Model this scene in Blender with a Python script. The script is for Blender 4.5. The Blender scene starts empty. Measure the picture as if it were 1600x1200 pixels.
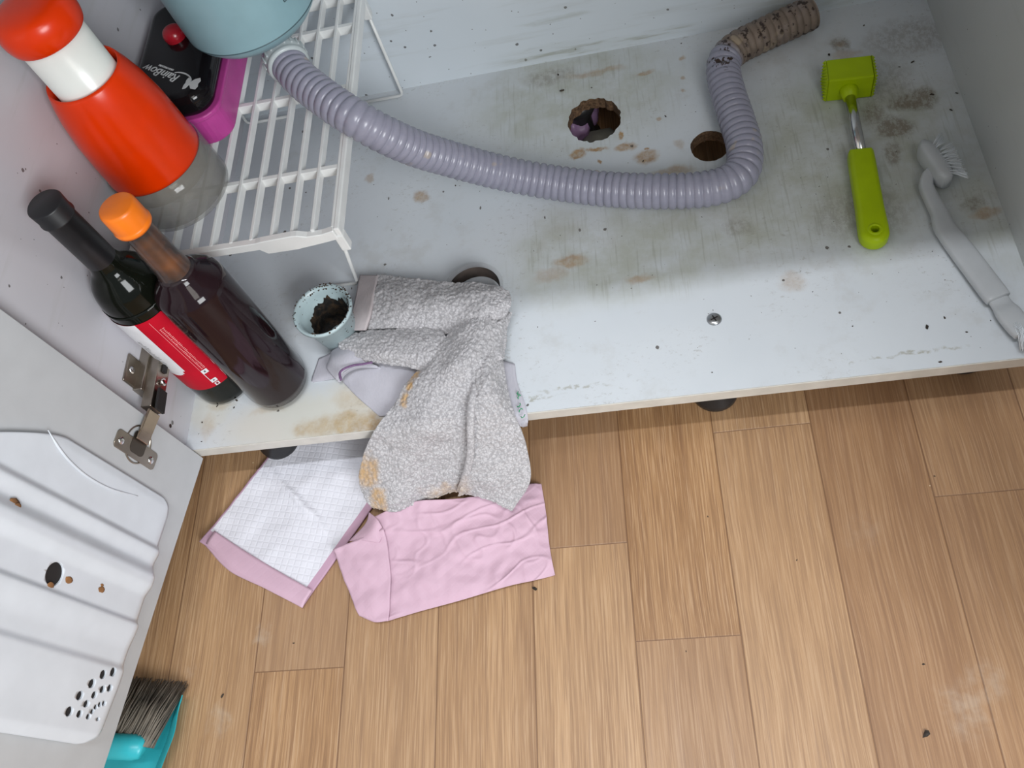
import bpy, bmesh, math, random
from mathutils import Vector, Matrix, noise
random.seed(7)
sc = bpy.context.scene
COL = sc.collection
PI = math.pi
# ------------------------------------------------------------------ camera
CAM = Vector((0.55083, -0.40380, 0.89525))
F = 1344.2
R = ((0.97659147, -0.01541013, -0.2145498), (-0.11502221, -0.88026231, -0.46033482), (-0.18176632, 0.47423706, -0.86142917))
cd = bpy.data.cameras.new('camera'); cam = bpy.data.objects.new('camera', cd); COL.objects.link(cam)
cd.sensor_fit = 'HORIZONTAL'; cd.sensor_width = 36; cd.lens = F / 1600 * 36; cd.clip_start = 0.01
m = Matrix.Identity(4)
for i in range(3):
    m[i][0] = R[0][i]; m[i][1] = -R[1][i]; m[i][2] = -R[2][i]; m[i][3] = CAM[i]
cam.matrix_world = m
sc.camera = cam
# ------------------------------------------------------------------ light
wd = bpy.data.worlds.new('world'); sc.world = wd; wd.use_nodes = True
wb = wd.node_tree.nodes['Background']; wb.inputs[0].default_value = (0.80, 0.90, 1.0, 1); wb.inputs[1].default_value = 0.40
def area(name, loc, target, sx, sy, power, col):
    l = bpy.data.lights.new(name, 'AREA'); l.shape = 'RECTANGLE'; l.size = sx; l.size_y = sy; l.energy = power; l.color = col
    o = bpy.data.objects.new(name, l); COL.objects.link(o); o.location = loc
    o.rotation_euler = (Vector(target) - Vector(loc)).to_track_quat('-Z', 'Y').to_euler()
    return o
area('ceiling_tube_lamp', (0.55, -0.37, 2.3), (0.55, -0.30, 0), 0.9, 0.055, 18, (0.93, 0.96, 1.0))
area('hood_lamp', (0.25, -0.072, 2.25), (0.25, -0.072, 0), 0.25, 0.03, 5, (1.0, 0.93, 0.84))
area('room_lamp', (1.1, -1.5, 2.3), (0.4, -0.3, 0.0), 0.7, 0.7, 8, (1.0, 0.96, 0.90))
area('window_daylight', (1.55, -1.75, 1.45), (0.15, 0.3, 0.15), 0.9, 0.9, 48, (0.95, 0.98, 1.0))
sc.view_settings.view_transform = 'Standard'; sc.view_settings.look = 'None'
sc.view_settings.exposure = 0.0; sc.view_settings.gamma = 1; sc.view_settings.use_curve_mapping = False
# ------------------------------------------------------------------ dimensions
SH = 0.0953; TH = 0.0163; D = 0.5166; WD = 0.9092; TOP = 0.82
def at(px, py, z):
    """world point seen at a pixel of the photo, on the horizontal plane z"""
    a = (px - 800) / F; b = (py - 600) / F
    d = Vector([R[0][i] * a + R[1][i] * b + R[2][i] for i in range(3)])
    return CAM + d * ((z - CAM.z) / d.z)
# ------------------------------------------------------------------ mesh helpers
def link(name, verts, faces, mat=None, parent=None, smooth=True):
    me = bpy.data.meshes.new(name); me.from_pydata([tuple(v) for v in verts], [], faces); me.update()
    return mesh_obj(name, me, mat, parent, smooth)
def mesh_obj(name, me, mat=None, parent=None, smooth=True):
    if smooth:
        me.polygons.foreach_set('use_smooth', [True] * len(me.polygons))
    o = bpy.data.objects.new(name, me); COL.objects.link(o)
    if mat: me.materials.append(mat)
    if parent: o.parent = parent; o.matrix_parent_inverse = parent.matrix_world.inverted() if False else Matrix.Translation(-parent.location)
    return o
def bm_obj(name, bm, mat=None, parent=None, smooth=True):
    bmesh.ops.recalc_face_normals(bm, faces=bm.faces)
    me = bpy.data.meshes.new(name); bm.to_mesh(me); bm.free()
    return mesh_obj(name, me, mat, parent, smooth)
def tag(o, label, cat, group=None, kind=None):
    o['label'] = label; o['category'] = cat
    if group: o['group'] = group
    if kind: o['kind'] = kind
    return o
def thing(name, label, cat, loc):
    o = bpy.data.objects.new(name, None); COL.objects.link(o); o.location = loc; o.empty_display_size = 0.02
    return tag(o, label, cat)
def auto(o, ang=35):
    me = o.data
    bm = bmesh.new(); bm.from_mesh(me)
    for e in bm.edges:
        if len(e.link_faces) == 2 and e.calc_face_angle(0) > math.radians(ang): e.smooth = False
    bm.to_mesh(me); bm.free()
    return o
def bevel_bm(bm, w, seg=2, ang=30):
    es = [e for e in bm.edges if len(e.link_faces) == 2 and e.calc_face_angle(0) > math.radians(ang)]
    bmesh.ops.bevel(bm, geom=es, offset=w, segments=seg, affect='EDGES', profile=0.5)
def box_bm(x0, x1, y0, y1, z0, z1, bm=None, mat=None, bev=0):
    b = bmesh.new(); bmesh.ops.create_cube(b, size=1)
    for v in b.verts:
        v.co = Vector((x0 + (v.co.x + .5) * (x1 - x0), y0 + (v.co.y + .5) * (y1 - y0), z0 + (v.co.z + .5) * (z1 - z0)))
    if bev: bevel_bm(b, bev)
    if mat: b.transform(mat)
    if bm is None: return b
    merge(bm, b); return bm
def merge(bm, b):
    me = bpy.data.meshes.new('t'); b.to_mesh(me); b.free(); bm.from_mesh(me); bpy.data.meshes.remove(me)
def frames(pts):
    """parallel transport frames along a list of points"""
    n = len(pts); T = []
    for i in range(n):
        a = pts[max(i - 1, 0)]; b = pts[min(i + 1, n - 1)]; T.append((b - a).normalized())
    up = Vector((0, 0, 1)) if abs(T[0].z) < .9 else Vector((1, 0, 0))
    U = (up - T[0] * up.dot(T[0])).normalized(); out = []
    for i in range(n):
        U = (U - T[i] * U.dot(T[i])).normalized(); out.append((T[i], U, T[i].cross(U)))
    return out
def sweep_bm(pts, rad, seg=12, bm=None, caps=True, sx=1.0, sy=1.0):
    """tube through pts, rad = number or list; sx/sy scale across / up"""
    if bm is None: bm = bmesh.new()
    fr = frames(pts); rings = []
    for i, p in enumerate(pts):
        r = rad[i] if isinstance(rad, (list, tuple)) else rad
        t, u, v = fr[i]
        rings.append([bm.verts.new(p + v * (math.cos(a) * r * sx) + u * (math.sin(a) * r * sy)) for a in [2 * PI * k / seg for k in range(seg)]])
    for a, b in zip(rings, rings[1:]):
        for k in range(seg): bm.faces.new((a[k], a[(k + 1) % seg], b[(k + 1) % seg], b[k]))
    if caps:
        bm.faces.new(rings[0][::-1]); bm.faces.new(rings[-1])
    return bm
def cr(pts, n):
    """Catmull-Rom through pts, n samples per span"""
    out = []
    P = [pts[0] * 2 - pts[1]] + list(pts) + [pts[-1] * 2 - pts[-2]]
    for i in range(1, len(P) - 2):
        for k in range(n):
            t = k / n
            out.append(0.5 * ((2 * P[i]) + (P[i + 1] - P[i - 1]) * t + (2 * P[i - 1] - 5 * P[i] + 4 * P[i + 1] - P[i + 2]) * t * t + (3 * P[i] - P[i - 1] - 3 * P[i + 1] + P[i + 2]) * t ** 3))
    out.append(pts[-1].copy() if hasattr(pts[-1], 'copy') else pts[-1])
    return out
def resample(pts, step):
    L = [0]
    for a, b in zip(pts, pts[1:]): L.append(L[-1] + (b - a).length)
    n = max(2, int(L[-1] / step)); out = []; j = 0
    for k in range(n + 1):
        s = L[-1] * k / n
        while j < len(pts) - 2 and L[j + 1] < s: j += 1
        out.append(pts[j].lerp(pts[j + 1], (s - L[j]) / max(L[j + 1] - L[j], 1e-9)))
    return out, L[-1]
def lathe_bm(prof, seg=48, base=(0, 0, 0), axis=(0, 0, 1), bm=None, a0=0, a1=2 * PI, uv=None):
    if bm is None: bm = bmesh.new()
    M = Matrix.Translation(Vector(base)) @ Vector((0, 0, 1)).rotation_difference(Vector(axis)).to_matrix().to_4x4()
    full = abs(a1 - a0 - 2 * PI) < 1e-6; rings = []
    n = seg if full else seg + 1
    for r, z in prof:
        if r < 1e-6 and full:
            v = bm.verts.new(M @ Vector((0, 0, z))); rings.append([v] * n)
        else:
            rings.append([bm.verts.new(M @ Vector((r * math.cos(a0 + (a1 - a0) * k / seg), r * math.sin(a0 + (a1 - a0) * k / seg), z))) for k in range(n)])
    for a, b in zip(rings, rings[1:]):
        for k in range(seg):
            q = [a[k], a[(k + 1) % n], b[(k + 1) % n], b[k]]
            u = []
            for v in q:
                if v not in u: u.append(v)
            if len(u) > 2: bm.faces.new(u)
    return bm
def prism_bm(outline, z0, z1, bev=0, M=None, seg=2):
    bm = bmesh.new()
    a = [bm.verts.new((x, y, z0)) for x, y in outline]; b = [bm.verts.new((x, y, z1)) for x, y in outline]
    n = len(a); bm.faces.new(a[::-1]); bm.faces.new(b)
    for k in range(n): bm.faces.new((a[k], a[(k + 1) % n], b[(k + 1) % n], b[k]))
    bmesh.ops.recalc_face_normals(bm, faces=bm.faces)
    if bev: bevel_bm(bm, bev, seg, 40)
    if M: bm.transform(M)
    return bm
def rrect(x0, x1, y0, y1, r, n=6):
    out = []
    for cx, cy, a in ((x1 - r, y1 - r, 0), (x0 + r, y1 - r, 90), (x0 + r, y0 + r, 180), (x1 - r, y0 + r, 270)):
        for k in range(n + 1):
            t = math.radians(a + 90 * k / n); out.append((cx + r * math.cos(t), cy + r * math.sin(t)))
    return out
def cut(o, cutters):
    """boolean difference baked into the mesh; the cutters are removed"""
    cs = []
    for bm in cutters:
        c = bm_obj('cutter', bm, None, None, False); cs.append(c)
        md = o.modifiers.new('b', 'BOOLEAN'); md.operation = 'DIFFERENCE'; md.object = c; md.solver = 'EXACT'
    bpy.context.view_layer.update()
    dg = bpy.context.evaluated_depsgraph_get()
    me = bpy.data.meshes.new_from_object(o.evaluated_get(dg))
    o.modifiers.clear(); old = o.data; o.data = me
    for c in cs:
        d = c.data; bpy.data.objects.remove(c); bpy.data.meshes.remove(d)
    me.name = o.name; bpy.data.meshes.remove(old)
    return o
def patch(name, ctrl, nu, nv, mat, parent=None, thick=0.002, disp=None, fuzz=0, crease=0.0, seed=0, conv=True):
    """cloth surface through a control net of (px, py, z) rows; real thickness"""
    rows = [[(at(*p) if conv else Vector(p)) for p in r] for r in ctrl]
    cols = [cr(r, nu) for r in rows]
    G = list(zip(*[cr([c[i] for c in cols], nv) for i in range(len(cols[0]))]))
    nr = len(G); nc = len(G[0]); V = [[Vector(p) for p in r] for r in G]
    # displaced along rough normals
    N = [[None] * nc for _ in range(nr)]
    for i in range(nr):
        for j in range(nc):
            a = V[min(i + 1, nr - 1)][j] - V[max(i - 1, 0)][j]; b = V[i][min(j + 1, nc - 1)] - V[i][max(j - 1, 0)]
            n = b.cross(a); n = n.normalized() if n.length > 1e-9 else Vector((0, 0, 1))
            if n.z < -0.2: n = -n
            N[i][j] = n
    so = Vector((seed * 3.1, seed * 1.7, 0))
    for i in range(nr):
        for j in range(nc):
            d = 0; p = V[i][j]
            if disp: d += disp(i / (nr - 1), j / (nc - 1), p)
            if crease: d += crease * (noise.noise(p * 28 + so) + .5 * noise.noise(p * 60 + so))
            if fuzz: d += fuzz * (noise.noise(p * 300 + so) + .6 * noise.noise(p * 620 + so))
            V[i][j] = p + N[i][j] * d
    verts = [v for r in V for v in r] + [V[i][j] - N[i][j] * thick for i in range(nr) for j in range(nc)]
    o_ = nr * nc; faces = []
    for i in range(nr - 1):
        for j in range(nc - 1):
            a, b, c, d = i * nc + j, i * nc + j + 1, (i + 1) * nc + j + 1, (i + 1) * nc + j
            faces.append((a, b, c, d)); faces.append((o_ + d, o_ + c, o_ + b, o_ + a))
    for i in range(nr - 1):
        for j in (0, nc - 1):
            a, d = i * nc + j, (i + 1) * nc + j
            faces.append((a, d, o_ + d, o_ + a) if j == 0 else (d, a, o_ + a, o_ + d))
    for j in range(nc - 1):
        for i in (0, nr - 1):
            a, b = i * nc + j, i * nc + j + 1
            faces.append((b, a, o_ + a, o_ + b) if i == 0 else (a, b, o_ + b, o_ + a))
    me = bpy.data.meshes.new(name); me.from_pydata([tuple(v) for v in verts], [], faces)
    uv = me.uv_layers.new(name='UVMap'); vi = [0] * len(me.loops); me.loops.foreach_get('vertex_index', vi)
    fl = []
    for k in vi:
        k %= o_; fl += [(k % nc) / (nc - 1), (k // nc) / (nr - 1)]
    uv.data.foreach_set('uv', fl)
    me.update()
    return mesh_obj(name, me, mat, parent)
# ------------------------------------------------------------------ materials
class NT:
    def __init__(s, name):
        s.m = bpy.data.materials.new(name); s.m.use_nodes = True; s.t = s.m.node_tree; s.n = s.t.nodes; s.l = s.t.links
        s.b = s.n['Principled BSDF']
    def set(s, sock, v):
        if hasattr(v, 'is_output') or isinstance(v, bpy.types.NodeSocket): s.l.new(v, sock)
        else:
            if sock.type == 'RGBA' and not isinstance(v, (int, float)) and len(v) == 3: v = (*v, 1)
            if sock.type == 'RGBA' and isinstance(v, (int, float)): v = (v, v, v, 1)
            sock.default_value = v
    def P(s, **k):
        for a, v in k.items():
            s.set(s.b.inputs[{'color': 'Base Color', 'rough': 'Roughness', 'metal': 'Metallic', 'spec': 'Specular IOR Level', 'trans': 'Transmission Weight', 'ior': 'IOR', 'alpha': 'Alpha', 'coat': 'Coat Weight', 'normal': 'Normal', 'sheen': 'Sheen Weight', 'sss': 'Subsurface Weight'}[a]], v)
        return s
    def co(s, kind='Object'):
        return s.n.new('ShaderNodeTexCoord').outputs[kind]
    def pos(s): return s.n.new('ShaderNodeNewGeometry').outputs['Position']
    def math(s, op, a, b=0.0, c=0.0, clamp=False):
        n = s.n.new('ShaderNodeMath'); n.operation = op; n.use_clamp = clamp
        s.set(n.inputs[0], a); s.set(n.inputs[1], b); s.set(n.inputs[2], c); return n.outputs[0]
    def vmath(s, op, a, b=(0, 0, 0)):
        n = s.n.new('ShaderNodeVectorMath'); n.operation = op; s.set(n.inputs[0], a); s.set(n.inputs[1], b)
        return n.outputs['Value'] if op in ('LENGTH', 'DISTANCE', 'DOT_PRODUCT') else n.outputs['Vector']
    def scale(s, v, k): return s.vmath('MULTIPLY', v, k)
    def noise(s, v, sc_, det=3, rough=.5, dist=0, out='Fac'):
        n = s.n.new('ShaderNodeTexNoise'); s.set(n.inputs['Vector'], v); n.inputs['Scale'].default_value = sc_; n.inputs['Detail'].default_value = det
        n.inputs['Roughness'].default_value = rough; n.inputs['Distortion'].default_value = dist; return n.outputs[out]
    def vor(s, v, sc_, out='Distance', feature='F1'):
        n = s.n.new('ShaderNodeTexVoronoi'); n.feature = feature; s.set(n.inputs['Vector'], v); n.inputs['Scale'].default_value = sc_; return n.outputs[out]
    def ramp(s, f, *st):
        n = s.n.new('ShaderNodeValToRGB'); s.set(n.inputs[0], f); e = n.color_ramp.elements
        while len(e) < len(st): e.new(0.5)
        for k, (p, c) in enumerate(st):
            e[k].position = p; e[k].color = (c, c, c, 1) if isinstance(c, (int, float)) else (*c, 1)
        return n.outputs[0]
    def mix(s, f, a, b, mode='MIX'):
        n = s.n.new('ShaderNodeMix'); n.data_type = 'RGBA'; n.blend_type = mode; s.set(n.inputs[0], f); s.set(n.inputs[6], a); s.set(n.inputs[7], b); return n.outputs[2]
    def sep(s, v):
        n = s.n.new('ShaderNodeSeparateXYZ'); s.set(n.inputs[0], v); return n.outputs
    def bump(s, h, dist=.001, st=1.0):
        n = s.n.new('ShaderNodeBump'); s.set(n.inputs['Height'], h); n.inputs['Distance'].default_value = dist; n.inputs['Strength'].default_value = st
        s.l.new(n.outputs[0], s.b.inputs['Normal']); return s
    def smooth(s, x, lo, hi):
        n = s.n.new('ShaderNodeMapRange'); n.interpolation_type = 'SMOOTHSTEP'; s.set(n.inputs[0], x); n.inputs[1].default_value = lo; n.inputs[2].default_value = hi
        return n.outputs[0]
def plain(name, col, rough=.4, metal=0, nz=0.06, **k):
    t = NT(name); nn = t.noise(t.co(), 40, 4)
    c2 = tuple(max(0, c * (1 - nz * 2)) for c in col); c3 = tuple(min(1, c * (1 + nz)) for c in col)
    t.P(color=t.ramp(nn, (.3, c2), (.7, c3)), rough=rough, metal=metal, **k); return t.m
def blobs(t, p, lst, warp):
    """sum of soft stain blobs [(x, y, rx, ry, strength)] in the xy plane"""
    acc = None
    for x, y, rx, ry, st in lst:
        d = t.vmath('LENGTH', t.vmath('MULTIPLY', t.vmath('SUBTRACT', warp, (x, y, 0)), (1 / rx, 1 / ry, 0)))
        v = t.math('MULTIPLY', t.smooth(d, 1.0, .35), st)
        acc = v if acc is None else t.math('MAXIMUM', acc, v)
    return acc
def specks(t, p, sc_, size, dens, seed):
    q = t.vmath('ADD', p, (seed, seed * 2, 0))
    n = t.n.new('ShaderNodeTexVoronoi'); t.set(n.inputs['Vector'], q); n.inputs['Scale'].default_value = sc_
    cell = t.sep(n.outputs['Color'])
    d = t.math('ADD', n.outputs['Distance'], t.math('MULTIPLY', t.noise(q, sc_ * 5, 1), .12))
    th = t.math('MULTIPLY', cell[1], size)
    return t.math('MULTIPLY', t.math('LESS_THAN', t.math('SUBTRACT', d, .06), th), t.math('GREATER_THAN', cell[0], 1 - dens))
def S(px, py, rx, ry=None, st=1.0):
    p = at(px, py, SH); return (p.x, p.y, rx / 1340, (ry or rx) / 1150, st)
def melamine_shelf():
    t = NT('stained_white_melamine'); p = t.pos()
    w = t.vmath('ADD', p, t.scale(t.vmath('SUBTRACT', t.noise(p, 45, 4, .6, out='Color'), (.5, .5, .5)), (.022, .022, .0)))
    base = t.mix(t.noise(p, 9, 4), (.56, .60, .64), (.66, .69, .72))
    # broad greenish film towards the back of the panel
    film = blobs(t, p, [S(900, 150, 240, 150, .8), S(1150, 330, 330, 120, .8), S(1330, 230, 260, 190, .8), S(1000, 400, 260, 90, .75), S(880, 400, 120, 110, .7), S(1560, 330, 100, 120, .6)], w)
    fn = t.math('MULTIPLY', film, t.ramp(t.noise(p, 22, 6, .65), (.32, .25), (.62, 1.0)))
    base = t.mix(t.math('MULTIPLY', fn, .90), base, (.375, .385, .30))
    str_ = t.noise(t.scale(p, (300, 18, 1)), 1, 2)
    base = t.mix(t.math('MULTIPLY', t.math('MULTIPLY', film, t.smooth(str_, .54, .70)), .45), base, (.28, .28, .23))
    # brown stains
    br = blobs(t, p, [S(905, 240, 15, 12), S(930, 232, 26, 5, .8), S(975, 230, 24, 10, .7), S(1010, 245, 26, 16, .65), S(1050, 268, 45, 12, .45), S(972, 212, 8), S(658, 307, 18, 15, .55), S(578, 278, 14, 12, .4), S(890, 408, 34, 12, .55), S(860, 430, 40, 16, .3), S(1000, 435, 30, 8, .4), S(1005, 115, 22, 6, .5), S(930, 112, 70, 10, .38), S(1070, 90, 8, 8, .5), S(1065, 120, 6, 6, .4), S(1065, 142, 6, 6, .5), S(1028, 186, 8, 7, .55), S(1060, 225, 12, 12, .3), S(937, 253, 6, 5, .9), S(1012, 232, 5, 4, 1),
        S(500, 668, 55, 22, .6), S(545, 660, 50, 26, .75), S(575, 665, 34, 34, .7), S(470, 672, 20, 16, .6), S(345, 632, 30, 10, .35), S(325, 665, 14, 30, .3), S(420, 642, 40, 8, .3), S(560, 620, 50, 26, .35), S(1240, 440, 26, 18, .3), S(1540, 333, 30, 12, .5), S(1310, 70, 10, 8, .5), S(1320, 85, 28, 12, .35)], w)
    brn = t.math('MULTIPLY', t.math('MULTIPLY', br, 1.35, clamp=True), t.ramp(t.noise(p, 120, 4, .7), (.3, .5), (.6, 1)))
    base = t.mix(brn, base, t.mix(t.noise(p, 90, 3), (.25, .12, .04), (.47, .31, .14)))
    yl = blobs(t, p, [S(460, 660, 190, 60, .45), S(330, 640, 60, 50, .4), S(540, 640, 80, 60, .45)], w)
    base = t.mix(yl, base, (.66, .60, .44))
    # dark scuffed patch beside the brush
    dk = blobs(t, p, [S(1425, 160, 42, 20, 1), S(1400, 200, 36, 24, .9), S(1440, 150, 30, 24, .9), S(1365, 175, 26, 30, .6), S(1395, 240, 16, 24, .7), S(1420, 60, 90, 50, .35), S(1350, 330, 90, 60, .35), S(1380, 130, 60, 60, .3), S(1310, 70, 20, 20, .7), S(1520, 318, 26, 14, .6), S(860, 120, 60, 24, .4), S(1155, 355, 30, 20, .3)], w)
    dkn = t.math('MULTIPLY', dk, t.smooth(t.noise(t.scale(p, (1, .6, 1)), 170, 6, .8), .43, .56))
    base = t.mix(t.math('MULTIPLY', dkn, .85), base, (.14, .10, .07))
    base = t.mix(t.math('MULTIPLY', dk, .55), base, (.27, .24, .185))
    # thin scratches and insects' specks
    sp = t.math('MAXIMUM', specks(t, p, 42, .10, .30, 3.1), specks(t, t.scale(p, (1, .45, 1)), 75, .12, .14, 8.4))
    base = t.mix(t.math('MULTIPLY', sp, .85), base, (.07, .055, .045))
    # faint handprint-like smudges on the front
    sm = t.smooth(t.noise(p, 16, 5, .7), .52, .72)
    base = t.mix(t.math('MULTIPLY', sm, .26), base, (.40, .38, .34))
    fsc = t.smooth(t.noise(t.scale(p, (1, 1.6, 1)), 140, 5, .8), .56, .68)
    base = t.mix(t.math('MULTIPLY', t.math('MULTIPLY', fsc, t.smooth(t.noise(p, 9, 3), .46, .62)), .45), base, (.25, .23, .19))
    crk = blobs(t, p, [(0.36, .018, .09, .0035, .7), (.45, .024, .05, .003, .5), (.80, .020, .05, .0032, .6), (.745, .018, .03, .002, .5)], w)
    base = t.mix(t.math('MULTIPLY', crk, t.smooth(t.noise(p, 160, 3), .42, .60)), base, (.26, .24, .16))
    t.P(color=base, rough=t.ramp(t.noise(p, 20, 3), (.3, .33), (.7, .5)), spec=.45)
    t.bump(t.noise(p, 500, 2), .0002, .25); return t.m
def melamine_wall(name, a, b, dens=.3, axis=0):
    t = NT(name); p = t.pos(); base = t.mix(t.noise(p, 6, 4), a, b)
    q = t.scale(p, (1, 1, 1)) if axis == 0 else p
    sp = t.math('MAXIMUM', specks(t, q, 48, .12, dens, 5.5), specks(t, q, 110, .10, dens * .55, 2.5))
    base = t.mix(t.math('MULTIPLY', sp, .8), base, (.06, .05, .045))
    sm = t.smooth(t.noise(t.scale(p, (4, 4, 40)), 1.6, 4, .6), .54, .72)
    base = t.mix(t.math('MULTIPLY', sm, .16), base, (.33, .33, .28))
    if name == 'white_back_panel':      # grimy streaks low on the back panel
        q = t.sep(p); cmb = t.n.new('ShaderNodeCombineXYZ'); t.set(cmb.inputs[0], q[0]); t.set(cmb.inputs[1], q[2])
        w = t.vmath('ADD', cmb.outputs[0], t.scale(t.vmath('SUBTRACT', t.noise(p, 40, 4, .6, out='Color'), (.5, .5, .5)), (.03, .008, 0)))
        g = blobs(t, p, [(.50, .105, .16, .012, .8), (.44, .118, .09, .008, .6), (.60, .112, .05, .006, .6), (.78, .12, .10, .03, .5), (.46, .16, .06, .006, .4)], w)
        st = t.smooth(t.noise(t.scale(p, (14, 1, 160)), 1, 4, .6), .44, .64)
        base = t.mix(t.math('MULTIPLY', g, t.math('ADD', t.math('MULTIPLY', st, .7), .15)), base, (.30, .31, .24))
    t.P(color=base, rough=.42); return t.m
def wood_floor():
    t = NT('oak_print_vinyl_plank'); p = t.pos()
    at_ = t.n.new('ShaderNodeAttribute'); at_.attribute_name = 'tone'; tone = t.sep(at_.outputs['Color'])
    uvn = t.n.new('ShaderNodeUVMap'); uvn.uv_map = 'UVMap'; uv = t.sep(uvn.outputs[0])
    off = t.vmath('ADD', p, t.scale(at_.outputs['Color'], (7, 13, 5)))
    warp = t.vmath('ADD', off, t.scale(t.vmath('SUBTRACT', t.noise(off, 5, 2, out='Color'), (.5, .5, .5)), (.010, 0, 0)))
    g1 = t.noise(t.scale(warp, (190, 3.2, 1)), 1, 5, .65)
    g2 = t.noise(t.scale(warp, (620, 13, 1)), 1, 3, .65)
    g3 = t.noise(t.scale(warp, (24, 1.7, 1)), 1, 3, .5)
    c = t.mix(t.ramp(g3, (.3, 0), (.7, 1)), (.29, .155, .068), (.43, .252, .122))
    c = t.mix(t.math('MULTIPLY', t.smooth(g1, .45, .66), .55), c, (.21, .105, .05))
    c = t.mix(t.math('MULTIPLY', t.smooth(g2, .47, .66), .50), c, (.17, .085, .042))
    c = t.mix(t.math('MULTIPLY', t.smooth(g2, .50, .34), .45), c, (.56, .38, .23))
    c = t.mix(t.math('MULTIPLY', tone[0], .50), c, (.24, .13, .07))
    c = t.mix(t.math('MULTIPLY', tone[1], .16), c, (.58, .42, .27))
    # printed strip joints inside a plank and the plank seams
    du = t.math('MINIMUM', uv[0], t.math('SUBTRACT', .1041, uv[0]))
    seam = t.math('MAXIMUM', t.smooth(du, .0011, .0004), t.smooth(uv[1], .0018, .0006))
    c = t.mix(t.math('MULTIPLY', seam, .72), c, (.13, .06, .028))
    # fine scratches
    for k, (sx, sy, rz) in enumerate(((900, 5, .5), (800, 4, -.95), (850, 4, 1.25))):
        mp = t.n.new('ShaderNodeMapping'); t.set(mp.inputs['Vector'], p); mp.inputs['Rotation'].default_value = (0, 0, rz); mp.inputs['Scale'].default_value = (sx * .3, sy, 1)
        sc2 = t.math('MULTIPLY', t.smooth(t.noise(mp.outputs[0], 1, 1), .74, .80), t.smooth(t.noise(t.vmath('ADD', p, (k, 0, 0)), 7, 1), .5, .6))
        c = t.mix(t.math('MULTIPLY', sc2, .35), c, (.25, .14, .08))
    w = t.vmath('ADD', p, t.scale(t.vmath('SUBTRACT', t.noise(p, 60, 4, .6, out='Color'), (.5, .5, .5)), (.03, .03, 0)))
    def FL(px, py, r, st=1.0):
        q = at(px, py, 0); return (q.x, q.y, r / 1150, r / 1050, st)
    st = blobs(t, p, [FL(1510, 1110, 34, .6), FL(1540, 1065, 26, .5), FL(345, 1125, 22, .7), FL(410, 992, 16, .6), FL(298, 1052, 12, .5), FL(1350, 830, 30, .2)], w)
    c = t.mix(t.math('MULTIPLY', st, t.ramp(t.noise(p, 90, 3), (.35, .05), (.65, .42))), c, (.52, .46, .38))
    sp = specks(t, p, 30, .05, .16, 1.7)
    c = t.mix(t.math('MULTIPLY', sp, .7), c, (.72, .60, .42))
    t.P(color=c, rough=t.ramp(g1, (.3, .36), (.7, .50)), spec=.4)
    t.bump(t.math('SUBTRACT', g2, t.math('MULTIPLY', seam, 2)), .0004, .35); return t.m
def terry():
    t = NT('grey_terry_loops'); p = t.pos(); uvn = t.n.new('ShaderNodeUVMap'); uvn.uv_map = 'UVMap'
    v = t.vor(t.vmath('ADD', p, t.scale(t.noise(p, 200, 2, out='Color'), (.006, .006, .006))), 430)
    c = t.mix(t.ramp(v, (.1, 0), (.7, 1)), (.56, .545, .56), (.33, .32, .33))
    w = t.vmath('ADD', p, t.scale(t.vmath('SUBTRACT', t.noise(p, 80, 3, out='Color'), (.5, .5, .5)), (.016, .016, 0)))
    def B(px, py, z, rx, ry, s): q = at(px, py, z); return (q.x, q.y, rx / 1300, ry / 1200, s)
    br = blobs(t, p, [B(647, 583, .13, 9, 13, 1), B(638, 600, .13, 9, 13, 1), B(628, 620, .13, 9, 13, 1), B(583, 745, .04, 28, 22, .85), B(598, 788, .02, 20, 18, .8), B(700, 770, .03, 50, 12, .4), B(560, 728, .04, 12, 16, .6)], w)
    c = t.mix(t.math('MULTIPLY', br, t.ramp(t.noise(p, 150, 3), (.3, .45), (.6, 1))), c, (.50, .31, .13))
    t.P(color=c, rough=.95, spec=.1, sheen=.3); t.bump(v, .0022, -.9); return t.m
def weave(name, col, dark, sc_=700, rough=.9):
    t = NT(name); p = t.pos(); v = t.noise(t.scale(p, (sc_, sc_ * .2, sc_)), 1, 2)
    t.P(color=t.mix(v, col, dark), rough=rough, spec=.1); t.bump(v, .0005, .6); return t.m
def pad_mat(name, inner, border, u0, u1, v0, v1, rough=.75, quilt=1.0, rot=.0):
    t = NT(name); uvn = t.n.new('ShaderNodeUVMap'); uvn.uv_map = 'UVMap'; uv = t.sep(uvn.outputs[0]); p = t.pos()
    ins = t.math('MULTIPLY', t.math('MULTIPLY', t.smooth(uv[0], u0, u0 + .006), t.smooth(uv[0], u1 + .006, u1)), t.math('MULTIPLY', t.smooth(uv[1], v0, v0 + .006), t.smooth(uv[1], v1 + .006, v1)))
    mp = t.n.new('ShaderNodeMapping'); t.set(mp.inputs['Vector'], p); mp.inputs['Rotation'].default_value = (0, 0, rot); q = t.sep(mp.outputs[0])
    def grid(x, per): return t.math('ABSOLUTE', t.math('SUBTRACT', t.math('FRACT', t.math('DIVIDE', x, per)), .5))
    g = t.math('MAXIMUM', grid(q[0], .0078), grid(q[1], .0078))
    line = t.smooth(g, .30, .5)
    c = t.mix(ins, border, t.mix(t.math('MULTIPLY', line, .08 * quilt), inner, (.55, .55, .6)))
    t.P(color=c, rough=rough, spec=.25, sss=0)
    t.bump(t.math('ADD', t.math('MULTIPLY', t.math('MULTIPLY', t.math('SUBTRACT', 1, line), ins), quilt), t.math('MULTIPLY', t.noise(p, 120, 4), .5)), .0008, .32); return t.m

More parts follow.
